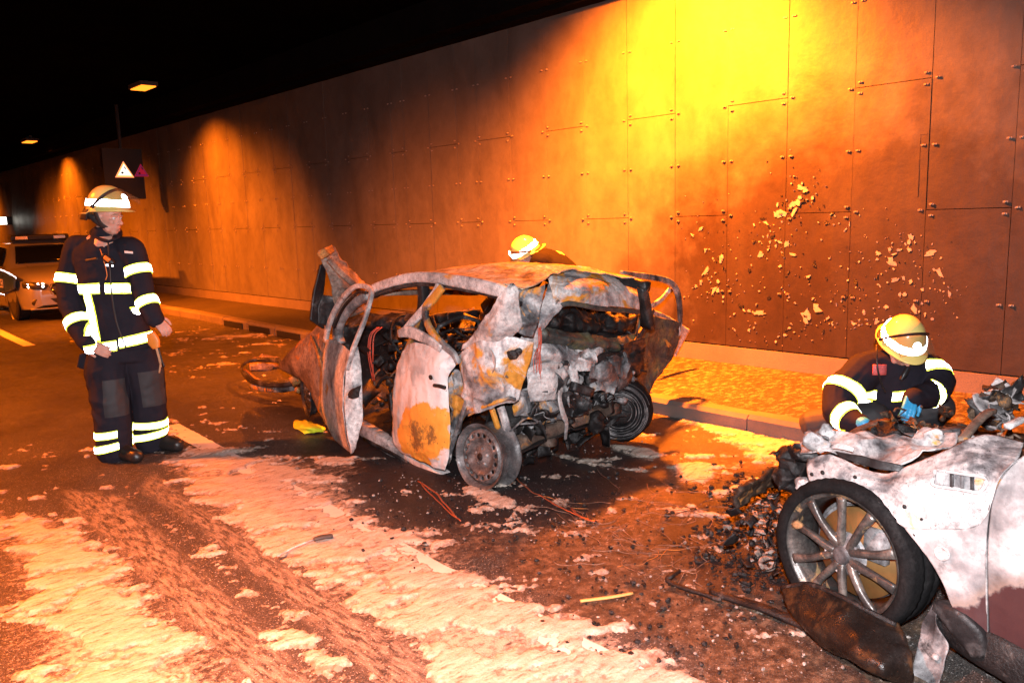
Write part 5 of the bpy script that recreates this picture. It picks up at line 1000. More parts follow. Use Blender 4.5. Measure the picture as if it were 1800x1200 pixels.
# alloy wheel with burnt tyre
def alloy(c, ax, r=.238, wd=.20):
    ax = np.asarray(ax, float); ax /= np.linalg.norm(ax); up = np.array([0, 0, 1.0]); x = np.cross(up, ax); x /= np.linalg.norm(x); y = np.cross(ax, x); c = np.asarray(c, float)
    P = lambda rr, th, h: c + ax * h + rr * (math.cos(th) * x + math.sin(th) * y)
    root = MB().add(*lathe([(r, 0), (r * 1.01, -.010), (r * .95, -.012), (r * .91, -.03), (r * .87, -.08), (r * .86, -wd), (r, -wd)], 72, c, ax, up)).build('wheel', mat('alloy'), car2)
    for q in range(5):
        for sgn in (-1, 1):
            t0 = q * 2 * math.pi / 5 + 1.32; a0, a1 = t0 + sgn * .17, t0 + sgn * .30
            MB().tube([P(.036, t0 + sgn * .5, -.030), P(.085, t0 + sgn * .34, -.022), P(.15, t0 + sgn * .285, -.018), P(.226, t0 + sgn * .30, -.016)], [.034, .032, .030, .042], [.03, .035, .03, .022], ax, 16, 10, 2.4).build('spoke', mat('alloy'), root)
        MB().add(*lathe([(.0001, -.012), (.010, -.012), (.013, -.006), (.019, -.006), (.021, -.016), (.022, -.04)], 14, P(.055, q * 2 * math.pi / 5 + .70, -.010), ax, up)).build('bolt_seat', mat('ash'), root)
    MB().add(*lathe([(.0001, -.004), (.026, -.005), (.034, -.010), (.037, -.02), (.07, -.034), (.085, -.05)], 30, c, ax, up)).build('hub', mat('grey'), root)
    MB().add(*lathe([(.0001, -.085), (.08, -.082), (.085, -.09), (.172, -.09), (.174, -.115), (.0001, -.115)], 48, c + x * .02, ax, up)).build('brake_disc', mat('disc'), root)
    MB().add(*lathe([(.176, -.12), (.19, -.13), (.19, -.15), (.0001, -.15)], 40, c, ax, up)).build('brake_shield', mat('grey'), root)
    MB().box((-.06, -.05, -.13), (.03, .07, -.06), np.stack([x, y, ax]), c + x * .12 + y * .05).build('brake_caliper', mat('grey'), root)
    R = .292; T0 = [(r * 1.005, -.004), (r * 1.04, .006), (r * 1.12, .010), (R * .985, .0), (R, -.02), (R * 1.005, -.06), (R * 1.005, -.075), (R * .985, -.078), (R * .985, -.086), (R * 1.005, -.09), (R, -.14), (R * .985, -.146), (R * .985, -.154), (R, -.16), (R * .98, -.19), (r * 1.1, -.22), (r, -.21)]
    v, f = lathe(T0, 96, c, ax, up)
    d = v - c; hgt = d @ ax; rad = np.linalg.norm(d - np.outer(hgt, ax), axis=1); ang = np.arctan2(d @ y, d @ x)
    groove = (np.sin(ang * 46 + hgt * 30) > .45) & (rad > R * .98) ; v = v - (d / rad[:, None]) * np.where(groove, .003, 0)[:, None]
    v += (np.stack([fbm(v * 9 + q, 3, 15 + q) for q in range(3)], -1) - .5) * .006
    low = v[:, 2] < .004; v[low, 2] = .004 + (v[low, 2] - .004) * .05
    MB().add(v, f).build('tyre', mat('rubber'), root)
    return root
al = alloy(K2.L(1474, 977, -.055), -K2.v * .985 + K2.u * .12 + np.array([0, 0, .02]))
# wheel-arch liner and melted plastic on the ground
ln = thing('arch_liner', 'black-brown melted wheel arch liner lying against the alloy wheel', 'arch liner', G(1480, 1130))
def g3(px, py, z): return onplane(px, py, (0, 0, z), (0, 0, 1))
MB().grid([[g3(1376, 1032, .15), g3(1420, 1028, .20), g3(1470, 1046, .22), g3(1520, 1070, .21), g3(1580, 1095, .19)], [g3(1384, 1062, .13), g3(1430, 1062, .17), g3(1480, 1082, .19), g3(1530, 1105, .18), g3(1592, 1124, .16)],
           [g3(1410, 1100, .09), g3(1450, 1108, .13), g3(1495, 1128, .15), g3(1545, 1146, .15), g3(1598, 1152, .13)], [g3(1450, 1136, .03), g3(1485, 1150, .08), g3(1520, 1168, .10), g3(1560, 1182, .10), g3(1600, 1186, .08)],
           [g3(1500, 1160, .005), g3(1520, 1176, .01), g3(1550, 1192, .02), g3(1580, 1202, .02), g3(1606, 1206, .02)]], 34, 40, .014, 7, .006, 6, .012, .02).build('liner_skin', mat('liner'), ln)
MB().tube([g3(1374, 1034, .15), g3(1420, 1026, .21), g3(1470, 1044, .23), g3(1520, 1070, .22), g3(1575, 1098, .19)], .02, None, (0, 0, 1), 30).build('liner_edge', mat('char'), ln)
st = thing('plastic_strip', 'long black melted plastic strip lying on the mud in front of the maroon car', 'strip', G(1300, 1040))
MB().tube([G(1195, 1003, .03), G(1180, 1010, .04), G(1174, 1018, .03), G(1195, 1030, .02), G(1235, 1043, .02), G(1268, 1054, .02)], [.02, .03, .03, .025, .02, .01], .02, (0, 0, 1), 36, 8, 2.2, .006, 5).tube([G(1250, 1040, .02), G(1300, 1055, .03), G(1350, 1072, .04), G(1400, 1092, .04), G(1450, 1125, .03), G(1480, 1150, .02)], [.03, .045, .05, .055, .05, .03], .03, (0, 0, 1), 50, 8, 2.2, .010, 6).build('strip', mat('char'), st)
# ------------------------------------------------------------------ debris on the road
sk = thing('stick', 'thin pale wooden stick lying on the muddy road', 'stick', G(1066, 1050))
MB().tube([G(1020, 1056, .012), G(1066, 1050, .013), G(1112, 1042, .012)], [.018, .020, .016], .012, (0, 0, 1), 14, 8, 2, .002, 3).build('shaft', mat('stick'), sk)
cb = thing('cable_end', 'pale cable with a silvery end lying on the foam', 'cable', G(540, 955))
MB().tube([G(487, 977, .02), G(515, 962, .02), G(545, 950, .02), G(562, 946, .02)], .014, .01).build('cable', mat('ash'), cb); MB().tube([G(552, 948, .024), G(570, 943, .026), G(585, 941, .024)], [.03, .04, .025], .02, (0, 0, 1), 10, 8, 2.5, .004, 5).build('plug', mat('steel'), cb)
wi = thing('red_wire', 'loose red wire trailing on the soot left of the steel wheel', 'wire', G(780, 880))
MB().tube([G(735, 845, .02), G(760, 862, .015), G(782, 885, .015), G(802, 910, .012)], .012, .008, (0, 0, 1), 20, 6, 2, .008, 3).tube([G(740, 850, .02), G(768, 878, .015), G(790, 900, .012), G(810, 915, .012)], .008, .008, (0, 0, 1), 20, 6, 2, .01, 4).build('strand', mat('copper'), wi)
wi = thing('red_wire', 'long red wire running from the steel wheel across the soot', 'wire', G(960, 870))
MB().tube([G(905, 838, .03), G(930, 860, .02), G(960, 877, .015), G(1000, 898, .015), G(1030, 912, .015), G(1048, 915, .015)], .010, .008, (0, 0, 1), 30, 6, 2, .012, 8).tube([G(1005, 893, .02), G(1020, 908, .015), G(1045, 917, .015)], .016, .01, (0, 0, 1), 12, 6, 2, .006, 9).build('strand', mat('copper'), wi)
m = MB(); g = np.random.default_rng(44)
for q in range(46):
    c0 = np.array([g.uniform(1000, 1260), g.uniform(860, 990)]); p = [c0]; an = g.uniform(0, 6.28)
    for z in range(5): an += g.normal() * .6; p.append(p[-1] + np.array([math.cos(an) * 22, math.sin(an) * 10]))
    m.tube([G(a, b, .012 + abs(g.normal()) * .006) for a, b in p], .0035, None, (0, 0, 1), 20, 4)
o = m.build('wire_tangle', mat('brown'), None); setp(o, 'tangle of fine tyre wire lying on the mud between the wrecks', 'wire tangle', kind='stuff')
def rubble(name, label, spots, m, seed, lo=.006, hi=.03):
    g = np.random.default_rng(seed); mb = MB()
    for (cx, cy, sx, sy, n) in spots:
        for _ in range(n):
            p = G(cx + g.normal() * sx, cy + g.normal() * sy); r = lo + (hi - lo) * g.random() ** 2.5
            v, f = ellipsoid((0, 0, 0), (r, r * g.uniform(.5, 1), r * g.uniform(.35, .8)), None, 6, 5); v = v * g.uniform(.7, 1.3, v.shape); a = g.uniform(0, 6.28)
            v = v @ np.array([[math.cos(a), math.sin(a), 0], [-math.sin(a), math.cos(a), 0], [0, 0, 1]]); mb.add(v + p + (0, 0, r * .4 + .006), f)
    o = mb.build(name, mat(m), None, False); return setp(o, label, 'debris', kind='stuff')
rubble('rubble', 'pale ashy crumbs heaped in front of the alloy wheel', [(1345, 900, 18, 20, 90), (1330, 950, 12, 24, 80), (1350, 980, 8, 10, 30), (1300, 925, 26, 22, 40)], 'rubble', 50, .004, .028)
rubble('charred_debris', 'black charred fragments around the front of the maroon car', [(1325, 900, 40, 36, 420), (1270, 960, 50, 30, 200), (1340, 1010, 40, 30, 160), (1300, 860, 40, 12, 90), (1370, 840, 15, 30, 120)], 'char', 51, .003, .026)
rubble('glass_crumbs', 'scattered light crumbs on the soot around the hatchback', [(740, 880, 70, 25, 90), (950, 890, 90, 40, 90), (1080, 960, 90, 50, 70), (1200, 1080, 120, 50, 80), (1400, 1160, 80, 25, 40), (720, 850, 10, 6, 14), (800, 848, 12, 4, 12), (1050, 790, 60, 15, 60)], 'rubble', 52, .002, .011)
rubble('soot_crumbs', 'small dark crumbs strewn over the road by the wrecks', [(780, 880, 90, 40, 260), (1000, 900, 100, 50, 260), (1180, 1060, 120, 60, 260)], 'char', 53, .004, .016)
rc = thing('ring_washer', 'round pale ring among the crumbs by the alloy wheel', 'ring', G(1348, 992))
MB().add(*lathe([(.018, 0), (.030, .004), (.040, .0), (.040, .012), (.030, .018), (.018, .012), (.018, 0)], 22, G(1348, 992, .015), (-.35, -.4, .8), (0, 1, 0))).build('ring', mat('rubble'), rc)
# ------------------------------------------------------------------ people
HF = np.array([0.6834, 0.7300, 0.0]); HR = np.array([0.7300, -0.6834, 0.0]); UP = np.array([0, 0, 1.0])   # away from the camera, to its right, up
class Pose:
    def __init__(s, base): s.base = np.asarray(base, float)
    def __call__(s, px, py, d=0.0): return onplane(px, py, s.base + HF * d, HF)
def capsule(mb, p0, r0, p1, r1, seg=14):
    p0, p1 = np.asarray(p0, float), np.asarray(p1, float); ax = p1 - p0; Ln = np.linalg.norm(ax) + 1e-9; ax = ax / Ln; ref = (0, 0, 1) if abs(ax[2]) < .9 else (1, 0, 0)
    prof = [(r0 * math.sin(t) + 1e-4, -r0 * math.cos(t)) for t in np.linspace(0, math.pi / 2, 5)] + [(r1 * math.cos(t) + 1e-4, Ln + r1 * math.sin(t)) for t in np.linspace(0, math.pi / 2, 5)]
    v, f = lathe(prof, seg, p0, ax, ref); mb.add(v, [q[::-1] for q in f])
def chain(mb, pts, rs):
    for (p, q), (a, b) in zip(zip(pts, pts[1:]), zip(rs, rs[1:])): capsule(mb, p, a, q, b)
def loft(mb, cs, n=24, X=HR, Y=HF):
    """cs: (centre, rx, ry) elliptical sections"""
    C_ = cat_rom(np.array([list(c) + [a, b] for c, a, b in cs]), (len(cs) - 1) * 5 + 1)
    th = np.arange(n) * 2 * math.pi / n; V = [C_[0][:3]]
    for c in C_: V += [c[:3] + X * (c[3] * math.cos(t)) + Y * (c[4] * math.sin(t)) for t in th]
    V.append(C_[-1][:3]); f = []; m_ = len(C_)
    for i in range(m_ - 1):
        for j in range(n): a = 1 + i * n + j; b = 1 + i * n + (j + 1) % n; f.append((a, b, b + n, a + n))
    f += [(0, 1 + (j + 1) % n, 1 + j) for j in range(n)] + [(len(V) - 1, 1 + (m_ - 1) * n + j, 1 + (m_ - 1) * n + (j + 1) % n) for j in range(n)]
    mb.add(V, f)
def fuse(name, mb, m, parent, vox=0.009, sm=4, fold=0.0, ffreq=6.0, seed=0, fine=0.0):
    """one continuous skin grown round the overlapping limbs"""
    me = bpy.data.meshes.new(name); me.from_pydata(np.concatenate(mb.v).tolist(), [], mb.f); o = bpy.data.objects.new(name, me); C.collection.objects.link(o)
    bm = bmesh.new(); bm.from_mesh(me); bmesh.ops.recalc_face_normals(bm, faces=bm.faces); bm.to_mesh(me); bm.free()
    r = o.modifiers.new('r', 'REMESH'); r.mode = 'VOXEL'; r.voxel_size = vox; s_ = o.modifiers.new('s', 'SMOOTH'); s_.iterations = sm; s_.factor = 0.6
    dg = bpy.context.evaluated_depsgraph_get(); ev = bpy.data.meshes.new_from_object(o.evaluated_get(dg)); ev.name = name
    o.modifiers.clear(); o.data = ev; bpy.data.meshes.remove(me)
    n = len(ev.vertices); co = np.empty(n * 3); ev.vertices.foreach_get('co', co); co = co.reshape(-1, 3); no = np.empty(n * 3); ev.vertices.foreach_get('normal', no); no = no.reshape(-1, 3)
    if fold:
        q = co * np.array([1, 1, 1.5]) * ffreq; w = fbm(q + fbm(co * 3, 2, seed)[:, None] * 3, 3, seed); r_ = 1 - np.abs(2 * w - 1) * 2.2
        co = co + no * (np.clip(r_, -1, 1)[:, None] * fold)
    if fine: co = co + no * ((fbm(co * 40, 2, seed + 5) - .5)[:, None] * fine)
    ev.vertices.foreach_set('co', co.ravel()); ev.polygons.foreach_set('use_smooth', [True] * len(ev.polygons)); ev.materials.clear(); ev.materials.append(mat(m)); ev.update()
    o.parent = parent
    if parent.type == 'EMPTY': o.matrix_parent_inverse = root_inv(parent)
    return o
def band(src, name, clips, m, off=0.004, near=None, parent=None):
    """a strip cut from a garment's own surface and sewn on top; clips = [(point, normal kept side)]"""
    bm = bmesh.new(); bm.from_mesh(src.data)
    if near is not None:
        c, r = near; c = Vector(c); bmesh.ops.delete(bm, geom=[v for v in bm.verts if (v.co - c).length > r], context='VERTS')
    for p, n in clips:
        g = bm.verts[:] + bm.edges[:] + bm.faces[:]
        bmesh.ops.bisect_plane(bm, geom=g, plane_co=Vector([float(x) for x in p]), plane_no=Vector([float(x) for x in n]), clear_inner=True, dist=1e-5)
    if len(bm.faces) == 0: bm.free(); print('EMPTY BAND', name, clips[0]); return None
    bm.normal_update(); nn = {v: v.normal.copy() for v in bm.verts}
    for v in bm.verts: v.co += nn[v] * off
    me = bpy.data.meshes.new(name); bm.to_mesh(me); bm.free(); me.materials.append(mat(m)); me.polygons.foreach_set('use_smooth', [True] * len(me.polygons))
    o = bpy.data.objects.new(name, me); C.collection.objects.link(o); o.parent = parent or src
    return o
def stripe(src, c, ax, w=0.036, near=0.16, extra=(), gap=True):
    """yellow tape with a silver centre across direction ax"""
    c = np.asarray(c, float); ax = np.asarray(ax, float); ax /= np.linalg.norm(ax)
    y = band(src, 'reflective_tape', [(c - ax * w, ax), (c + ax * w, -ax)] + list(extra), 'yellow', 0.004, (c, near))
    s_ = band(src, 'silver_tape', [(c - ax * w * .70, ax), (c + ax * w * .70, -ax)] + list(extra), 'stripe', 0.0065, (c, near), y or src)
def helmet(parent, c, fwd, up, s=1.0, visor='up'):
    fwd = np.asarray(fwd, float); fwd /= np.linalg.norm(fwd); up = np.asarray(up, float); up = up - fwd * up.dot(fwd); up /= np.linalg.norm(up); lf = np.cross(up, fwd)
    A = np.stack([fwd, lf, up]) * s; W = lambda x, y, z: np.asarray(c) + x * A[0] + y * A[1] + z * A[2]
    # shell: dome with a flared brim, deeper at the back
    V = []; nt = 44; prof = [(0.0, .150), (.25, .147), (.48, .134), (.68, .110), (.84, .075), (.93, .035), (.965, .0), (1.0, -.012), (1.10, -.028), (1.13, -.032), (1.09, -.036), (.95, -.020)]
    for r, h in prof:
        for j in range(nt):
            t = j * 2 * math.pi / nt; cx, cy = math.cos(t), math.sin(t); rx = .150 if r <= 1.0 else .150 + (.045 if cx > 0 else .055) * (r - 1) / .13 * abs(cx); ry = .122
            zz = h + (.010 * cx if h < .0 else 0) - (.012 if cx < -.3 and h < -.01 else 0); V.append(W(max(r, 1e-3) * rx * cx if r <= 1 else rx * cx * (1 + (r - 1) * .3), r * ry * cy, zz))
    f = [(i * nt + j, i * nt + (j + 1) % nt, (i + 1) * nt + (j + 1) % nt, (i + 1) * nt + j) for i in range(len(prof) - 1) for j in range(nt)]
    hl = MB().add(V, [q[::-1] for q in f]).build('helmet', mat('helmet'), parent)
    # reflective band round the shell
    V = []; 
    for k, (r, h) in enumerate([(.940, .052), (.985, .024), (1.005, .004)]):
        for j in range(nt):
            t = j * 2 * math.pi / nt; V.append(W((r + .012) * .150 * math.cos(t), (r + .012) * .122 * math.sin(t), h))
    MB().add(V, [(i * nt + j, (i + 1) * nt + j, (i + 1) * nt + (j + 1) % nt, i * nt + (j + 1) % nt) for i in range(2) for j in range(nt)]).build('reflective_band', mat('stripe'), hl)
    MB().add(*lathe([(.0001, .006), (.022, .004), (.028, -.002)], 20, W(.142, 0, .070), A[0] / s + A[2] / s * .55, up)).build('front_badge', mat('stripe'), hl)
    # crest rib
    hb = -.085 if visor == 'up' else -.04
    # strap that carries the visor, over the shell from pivot to pivot
    tilt = {'up': 40, 'half': 64, 'down': 82}[visor]; ct, stt = math.cos(math.radians(tilt)), math.sin(math.radians(tilt))
    pts = []
    for t in np.linspace(-90, 90, 19):
        a = math.radians(t); rr = .152 / max(.6, 1.0); x = math.cos(a) * stt; z = math.cos(a) * ct; y = math.sin(a)
        k = 1 / math.sqrt((x / .160) ** 2 + (y / .131) ** 2 + (z / .158) ** 2); pts.append(W(x * k - .01, y * k, z * k + .0))
    MB().tube(pts, .022, .007, A[2] / s * .3 + A[0] / s, 40, 8, 3.5).build('visor_strap', mat('blackleather'), hl)
    MB().add(*lathe([(.0001, .014), (.012, .012), (.014, -.004)], 12, W(-.01, .131, 0), lf, up)).add(*lathe([(.0001, .014), (.012, .012), (.014, -.004)], 12, W(-.01, -.131, 0), -lf, up)).build('visor_pivot', mat('blackleather'), hl)
    # visor sheet
    rows = []
    vd = {'up': (1.0, -.42), 'half': (.35, -.9), 'down': (.05, -1.0)}[visor]
    for q in np.linspace(0, 1, 4):
        row = []
        for t in np.linspace(-46, 46, 13):
            a = math.radians(t); x = math.cos(a) * stt; z = math.cos(a) * ct; y = math.sin(a); k = 1 / math.sqrt((x / .165) ** 2 + (y / .136) ** 2 + (z / .163) ** 2)
            row.append(W(x * k + vd[0] * .115 * q, y * k, z * k + vd[1] * .115 * q))
        rows.append(row)
    MB().grid(rows, 8, 24, 0, 1, .003).build('visor', mat('visor'), hl)
    # neck guard
    rows = [[W(-.155 * math.cos(math.radians(t)) * 1.0, .128 * math.sin(math.radians(t)), -.02) for t in np.linspace(-70, 70, 9)], [W(-.185 * math.cos(math.radians(t)), .13 * math.sin(math.radians(t)), -.055) for t in np.linspace(-70, 70, 9)], [W(-.20 * math.cos(math.radians(t)), .125 * math.sin(math.radians(t)), -.095) for t in np.linspace(-70, 70, 9)]]
    MB().grid(rows, 8, 24, .003, 8, .004).build('neck_guard', mat('blackleather'), hl)
    return hl, W
def head(mb, c, fwd, up, s=1.0):
    """skull, face and ears; eyes at half height"""
    fwd = np.asarray(fwd, float); fwd /= np.linalg.norm(fwd); up = np.asarray(up, float); up = up - fwd * up.dot(fwd); up /= np.linalg.norm(up); lf = np.cross(up, fwd); A = np.stack([fwd, lf, up]) * s
    W = lambda x, y, z: np.asarray(c) + x * A[0] + y * A[1] + z * A[2]; R3 = np.stack([fwd, lf, up])
    def E(x, y, z, a, b, cc, n=16): v, f = ellipsoid((0, 0, 0), (a * s, b * s, cc * s), R3, n, n * 3 // 4); mb.add(v + W(x, y, z), f)
    E(-.010, 0, .035, .098, .076, .090, 22); E(.022, 0, -.035, .070, .060, .085, 22); E(.052, 0, -.095, .030, .032, .024)     # skull, face, chin
    capsule(mb, W(.045, .045, -.085), .018 * s, W(-.01, .062, -.045), .016 * s); capsule(mb, W(.045, -.045, -.085), .018 * s, W(-.01, -.062, -.045), .016 * s)   # jaw
    capsule(mb, W(.088, 0, .005), .009 * s, W(.112, 0, -.032), .013 * s); E(.098, .011, -.036, .012, .009, .008); E(.098, -.011, -.036, .012, .009, .008)   # nose
    capsule(mb, W(.083, .014, .018), .010 * s, W(.076, .042, .016), .009 * s); capsule(mb, W(.083, -.014, .018), .010 * s, W(.076, -.042, .016), .009 * s)   # brow
    capsule(mb, W(.086, .016, -.064), .007 * s, W(.086, -.016, -.064), .007 * s); capsule(mb, W(.083, .014, -.076), .007 * s, W(.083, -.014, -.076), .007 * s)   # lips
    E(.06, .040, -.028, .026, .018, .02); E(.06, -.040, -.028, .026, .018, .02)
    E(-.012, .076, -.012, .020, .010, .032); E(-.012, -.076, -.012, .020, .010, .032)
    return W
def face_bits(parent, W, s=1.0):
    for sg in (-1, 1):
        v, f = ellipsoid(W(.074, sg * .030, .000), (.011 * s,) * 3, None, 12, 8); e = MB().add(v, f).build('eye', mat('white'), parent)
        v, f = ellipsoid(W(.0825, sg * .031, -.001), (.0045 * s,) * 3, None, 8, 6); MB().add(v, f).build('iris', mat('black'), e)
        MB().tube([W(.086, sg * .014, .023), W(.085, sg * .030, .028), W(.076, sg * .046, .023)], .005, .004, UP, 8, 6).build('eyebrow', mat('hair'), parent)
def hand(mb, wrist, d, palm_n, side=1, s=1.0, curl=0.5, spread=.0):
    """palm, four unequal bent fingers and a thumb from the side of the palm; d = pointing direction, palm_n = direction the palm faces"""
    d = np.asarray(d, float); d /= np.linalg.norm(d); n = np.asarray(palm_n, float); n = n - d * n.dot(d); n /= np.linalg.norm(n); x = np.cross(d, n) * side
    P = lambda a, b, c_: np.asarray(wrist) + (d * a + x * b + n * c_) * s
    for b in (-.028, -.010, .010, .028): capsule(mb, P(.0, b * .7, 0), .015 * s, P(.082, b, 0), .0135 * s)
    for b, L_ in ((-.032, .060), (-.011, .078), (.011, .084), (.032, .074)):
        p = P(.085, b, 0); a = curl * .5; dirv = lambda t: (d * math.cos(t) + n * math.sin(t))
        q = p + dirv(a) * L_ * .45 * s; r = q + dirv(a + curl * .8) * L_ * .32 * s; t = r + dirv(a + curl * 1.4) * L_ * .25 * s
        chain(mb, [p, q, r, t], [.0098 * s, .0092 * s, .0085 * s, .0075 * s])
    p = P(.020, .034, .004); q = p + (d * .6 + x * .75 + n * .25) * .034 * s; r = q + (d * .85 + x * .2 + n * .4) * .030 * s; t = r + (d * .85 + n * .5) * .022 * s
    chain(mb, [p, q, r, t], [.014 * s, .0115 * s, .0105 * s, .009 * s])

# ---- standing firefighter
def standing():
    base = (1.87, 5.97, 0); J = Pose(base)
    p = thing('person', 'standing firefighter in dark turnout gear and yellow helmet looking towards the wreck', 'person', base)
    fl = J(215, 812, -.12)
    fwd = HR * .92 - HF * .25 + UP * -.16; up = UP * 1 + HR * .10
    bd = MB(); W = head(bd, J(190, 381, .0), fwd, up, 1.0)
    chain(bd, [J(186, 395, .03), J(184, 425, .04)], [.058, .066])
    sh = [(138, 436, .05), (121, 492, .0), (123, 532, -.05), (139, 575, -.12), (156, 604, -.17)]
    sR = [(231, 440, .0), (244, 478, -.02), (252, 514, -.06), (264, 545, -.10), (272, 560, -.12)]
    chain(bd, [J(184, 430, .04)] + [J(*q) for q in sh], [.09, .07, .05, .045, .04, .032]); chain(bd, [J(184, 430, .04)] + [J(*q) for q in sR], [.09, .07, .05, .045, .04, .032])
    chain(bd, [J(190, 440, .04), J(200, 540, .03), J(213, 610, .02)], [.13, .12, .13])
    lL = [(198, 612, -.02), (190, 650, -.06), (195, 702, -.10), (204, 785, -.12)]; lR = [(238, 615, .05), (250, 655, .06), (262, 698, .07), (267, 768, .10)]
    chain(bd, [J(*q) for q in lL], [.11, .09, .07, .05]); chain(bd, [J(*q) for q in lR], [.11, .09, .07, .05])
    hand(bd, J(157, 604, -.17), HR * .75 - UP * .35 - HF * .2, HF * 1 + UP * -.2, -1, 1.0, .55)
    hand(bd, J(272, 560, -.12), HR * .55 - UP * .55 - HF * .1, -UP * .6 + HF * .8 - HR * .5, 1, 1.0, .8)
    body = fuse('body', bd, 'skin', p, .0055, 3)
    face_bits(body, W)
    jk = MB(); loft(jk, [(J(186, 400, .035), .070, .074), (J(185, 410, .04), .082, .082), (J(184, 420, .04), .105, .085), (J(184, 430, .04), .20, .11), (J(186, 446, .04), .245, .14), (J(190, 480, .03), .225, .155), (J(196, 520, .02), .200, .155), (J(205, 560, .02), .195, .155), (J(214, 592, .02), .205, .160), (J(219, 611, .02), .205, .16)])
    chain(jk, [J(160, 435, .05)] + [J(*q) for q in sh], [.085, .092, .082, .078, .072, .062]); chain(jk, [J(208, 436, .03)] + [J(*q) for q in sR], [.085, .090, .078, .070, .064, .058])
    jacket = fuse('jacket', jk, 'cloth', body, .008, 3, .007, 5.5, 3, .002)
    tr = MB(); loft(tr, [(J(216, 590, .02), .17, .14), (J(218, 610, .02), .185, .145), (J(220, 632, .0), .17, .135)])
    chain(tr, [J(196, 618, -.02), J(188, 652, -.06), J(194, 702, -.10), J(199, 745, -.11), J(202, 789, -.12)], [.14, .145, .128, .118, .118]); chain(tr, [J(240, 618, .05), J(252, 655, .06), J(261, 700, .07), J(264, 738, .08), J(266, 773, .10)], [.135, .135, .118, .112, .112])
    trousers = fuse('trousers', tr, 'cloth', body, .009, 3, .010, 5, 9, .002)
    for q, dd in (((162, 640), -.12),): MB().grid([[J(140, 622, -.10), J(150, 620, -.10)], [J(135, 645, -.10), J(148, 650, -.10)]], 8, 8, .01, 9, .02).build('pocket_flap', mat('cloth'), trousers)
    for (x0, y0), dd, w_ in (((202, 690), -.23, .085), ((268, 672), -.05, .080)): # knee patches
        c = J(x0, y0 + 12, dd); band(trousers, 'knee_patch', [(c - HR * w_, HR), (c + HR * w_, -HR), (c - UP * .13, UP), (c + UP * .13, -UP), (c + HF * .12, -HF)], 'cloth2', .003, (c, .3))
    # boots
    for ank, toe, heel, nm in (((205, 793, -.12), (240, 806, -.22), (197, 805, -.08), 0), ((267, 776, .10), (312, 784, .04), (262, 786, .14), 1)):
        bt = MB(); a, t, h = J(*ank), J(*toe), J(*heel); zf = .045; t[2] = zf; h[2] = zf + .005
        chain(bt, [a + UP * .06, (a + h) / 2, h], [.085, .070, .052]); chain(bt, [h, (h + t) / 2 + UP * .012, t], [.052, .056, .048]); chain(bt, [a, (h + t) / 2 + UP * .03], [.075, .05])
        boot = fuse('boot', bt, 'boot', body, .007, 3, .004, 9, 4 + nm)
        v = np.array([list(x.co) for x in boot.data.vertices]); v[:, 2] = np.maximum(v[:, 2], .004); boot.data.vertices.foreach_set('co', v.ravel()); boot.data.update()
    # tapes
    for nme, q, a, b in (('sl', (121, 491, .0), sh[0], sh[2]), ('sl', (134, 568, -.10), sh[2], sh[4]), ('sr', (243, 476, -.02), sR[0], sR[2]), ('sr', (259, 533, -.08), sR[2], sR[4])):
        c = J(*q); ax = J(*a) - J(*b)
        ex = [(J(150, 490, 0), -HR)] if nme == 'sl' and q[1] == 491 else ([(J(228, 480, 0), HR)] if nme == 'sr' and q[1] == 476 else [])
        stripe(jacket, c, ax, .034, .135, ex)
    tx = lambda x: ((J(x, 500, .0), HR)); tn = lambda x: ((J(x, 500, .0), -HR)); front = [(J(190, 500, .03), -HF)]
    c = J(190, 504, .0); stripe(jacket, c, UP + HR * -.03, .037, .32, [tx(147), tn(192)] + front); stripe(jacket, c, UP + HR * .05, .037, .32, [tx(201), tn(242)] + front)
    c = J(176, 545, .0); stripe(jacket, c, HR * 1 + UP * .10, .037, .30, [(J(176, 512, 0), -UP), (J(180, 583, 0), UP)] + front)
    c = J(186, 594, .0); stripe(jacket, c, HR, .035, .2, [(J(180, 583, 0), -UP), (J(186, 600, 0), UP)] + front)
    c = J(218, 602, .0); stripe(jacket, c, UP + HR * .12 * -1, .037, .35, [(J(177, 600, 0), HR), (J(222, 600, 0), -HR)] + front); stripe(jacket, c + UP * .01, UP + HR * -.16, .037, .35, [(J(226, 600, 0), HR), (J(266, 600, 0), -HR)])
    for q, ax in (((200, 759, -.12), UP + HR * -.10), ((204, 780, -.12), UP + HR * -.20), ((265, 741, .10), UP + HR * .02), ((266, 761, .10), UP + HR * -.15)):
        stripe(trousers, J(*q), ax, .027, .20, [(J(232, 760, 0), -HR if q[0] < 230 else HR)])
    # jacket details: zip line, pocket flap, radio lamp, name strip, collar
    MB().tube([J(190, 425, -.09), J(193, 470, -.135), J(197, 520, -.150), J(206, 570, -.150), J(222, 612, -.155)], .012, .008, HF, 30, 6).build('front_zip', mat('blackleather'), jacket)
    MB().tube([J(165, 411, .06), J(175, 418, -.03), J(190, 424, -.07), J(204, 418, -.04), J(207, 408, .04), J(195, 396, .12), J(172, 398, .12)], .06, .02, UP, 40, 8, 2.5, closed=True).build('collar', mat('cloth'), jacket)
    t = MB().tube([J(182, 448, -.17), J(190, 457, -.18), J(200, 464, -.175)], [.035, .05, .04], .04, HF, 12, 10, 3).build('torch', mat('black'), jacket); MB().tube([J(184, 452, -.198), J(192, 458, -.205)], .03, .02, HF, 8, 8, 3).build('torch_shell', mat('orange'), t)
    MB().add(*ellipsoid(J(188, 466, -.205), (.006,) * 3)).add(*ellipsoid(J(198, 467, -.205), (.006,) * 3)).build('torch_led', mat('stripe'), t)
    MB().tube([J(176, 438, -.13), J(180, 450, -.15), J(188, 480, -.155), J(186, 492, -.16)], .006, .006, HF, 16, 5).build('cord', mat('orange'), jacket)
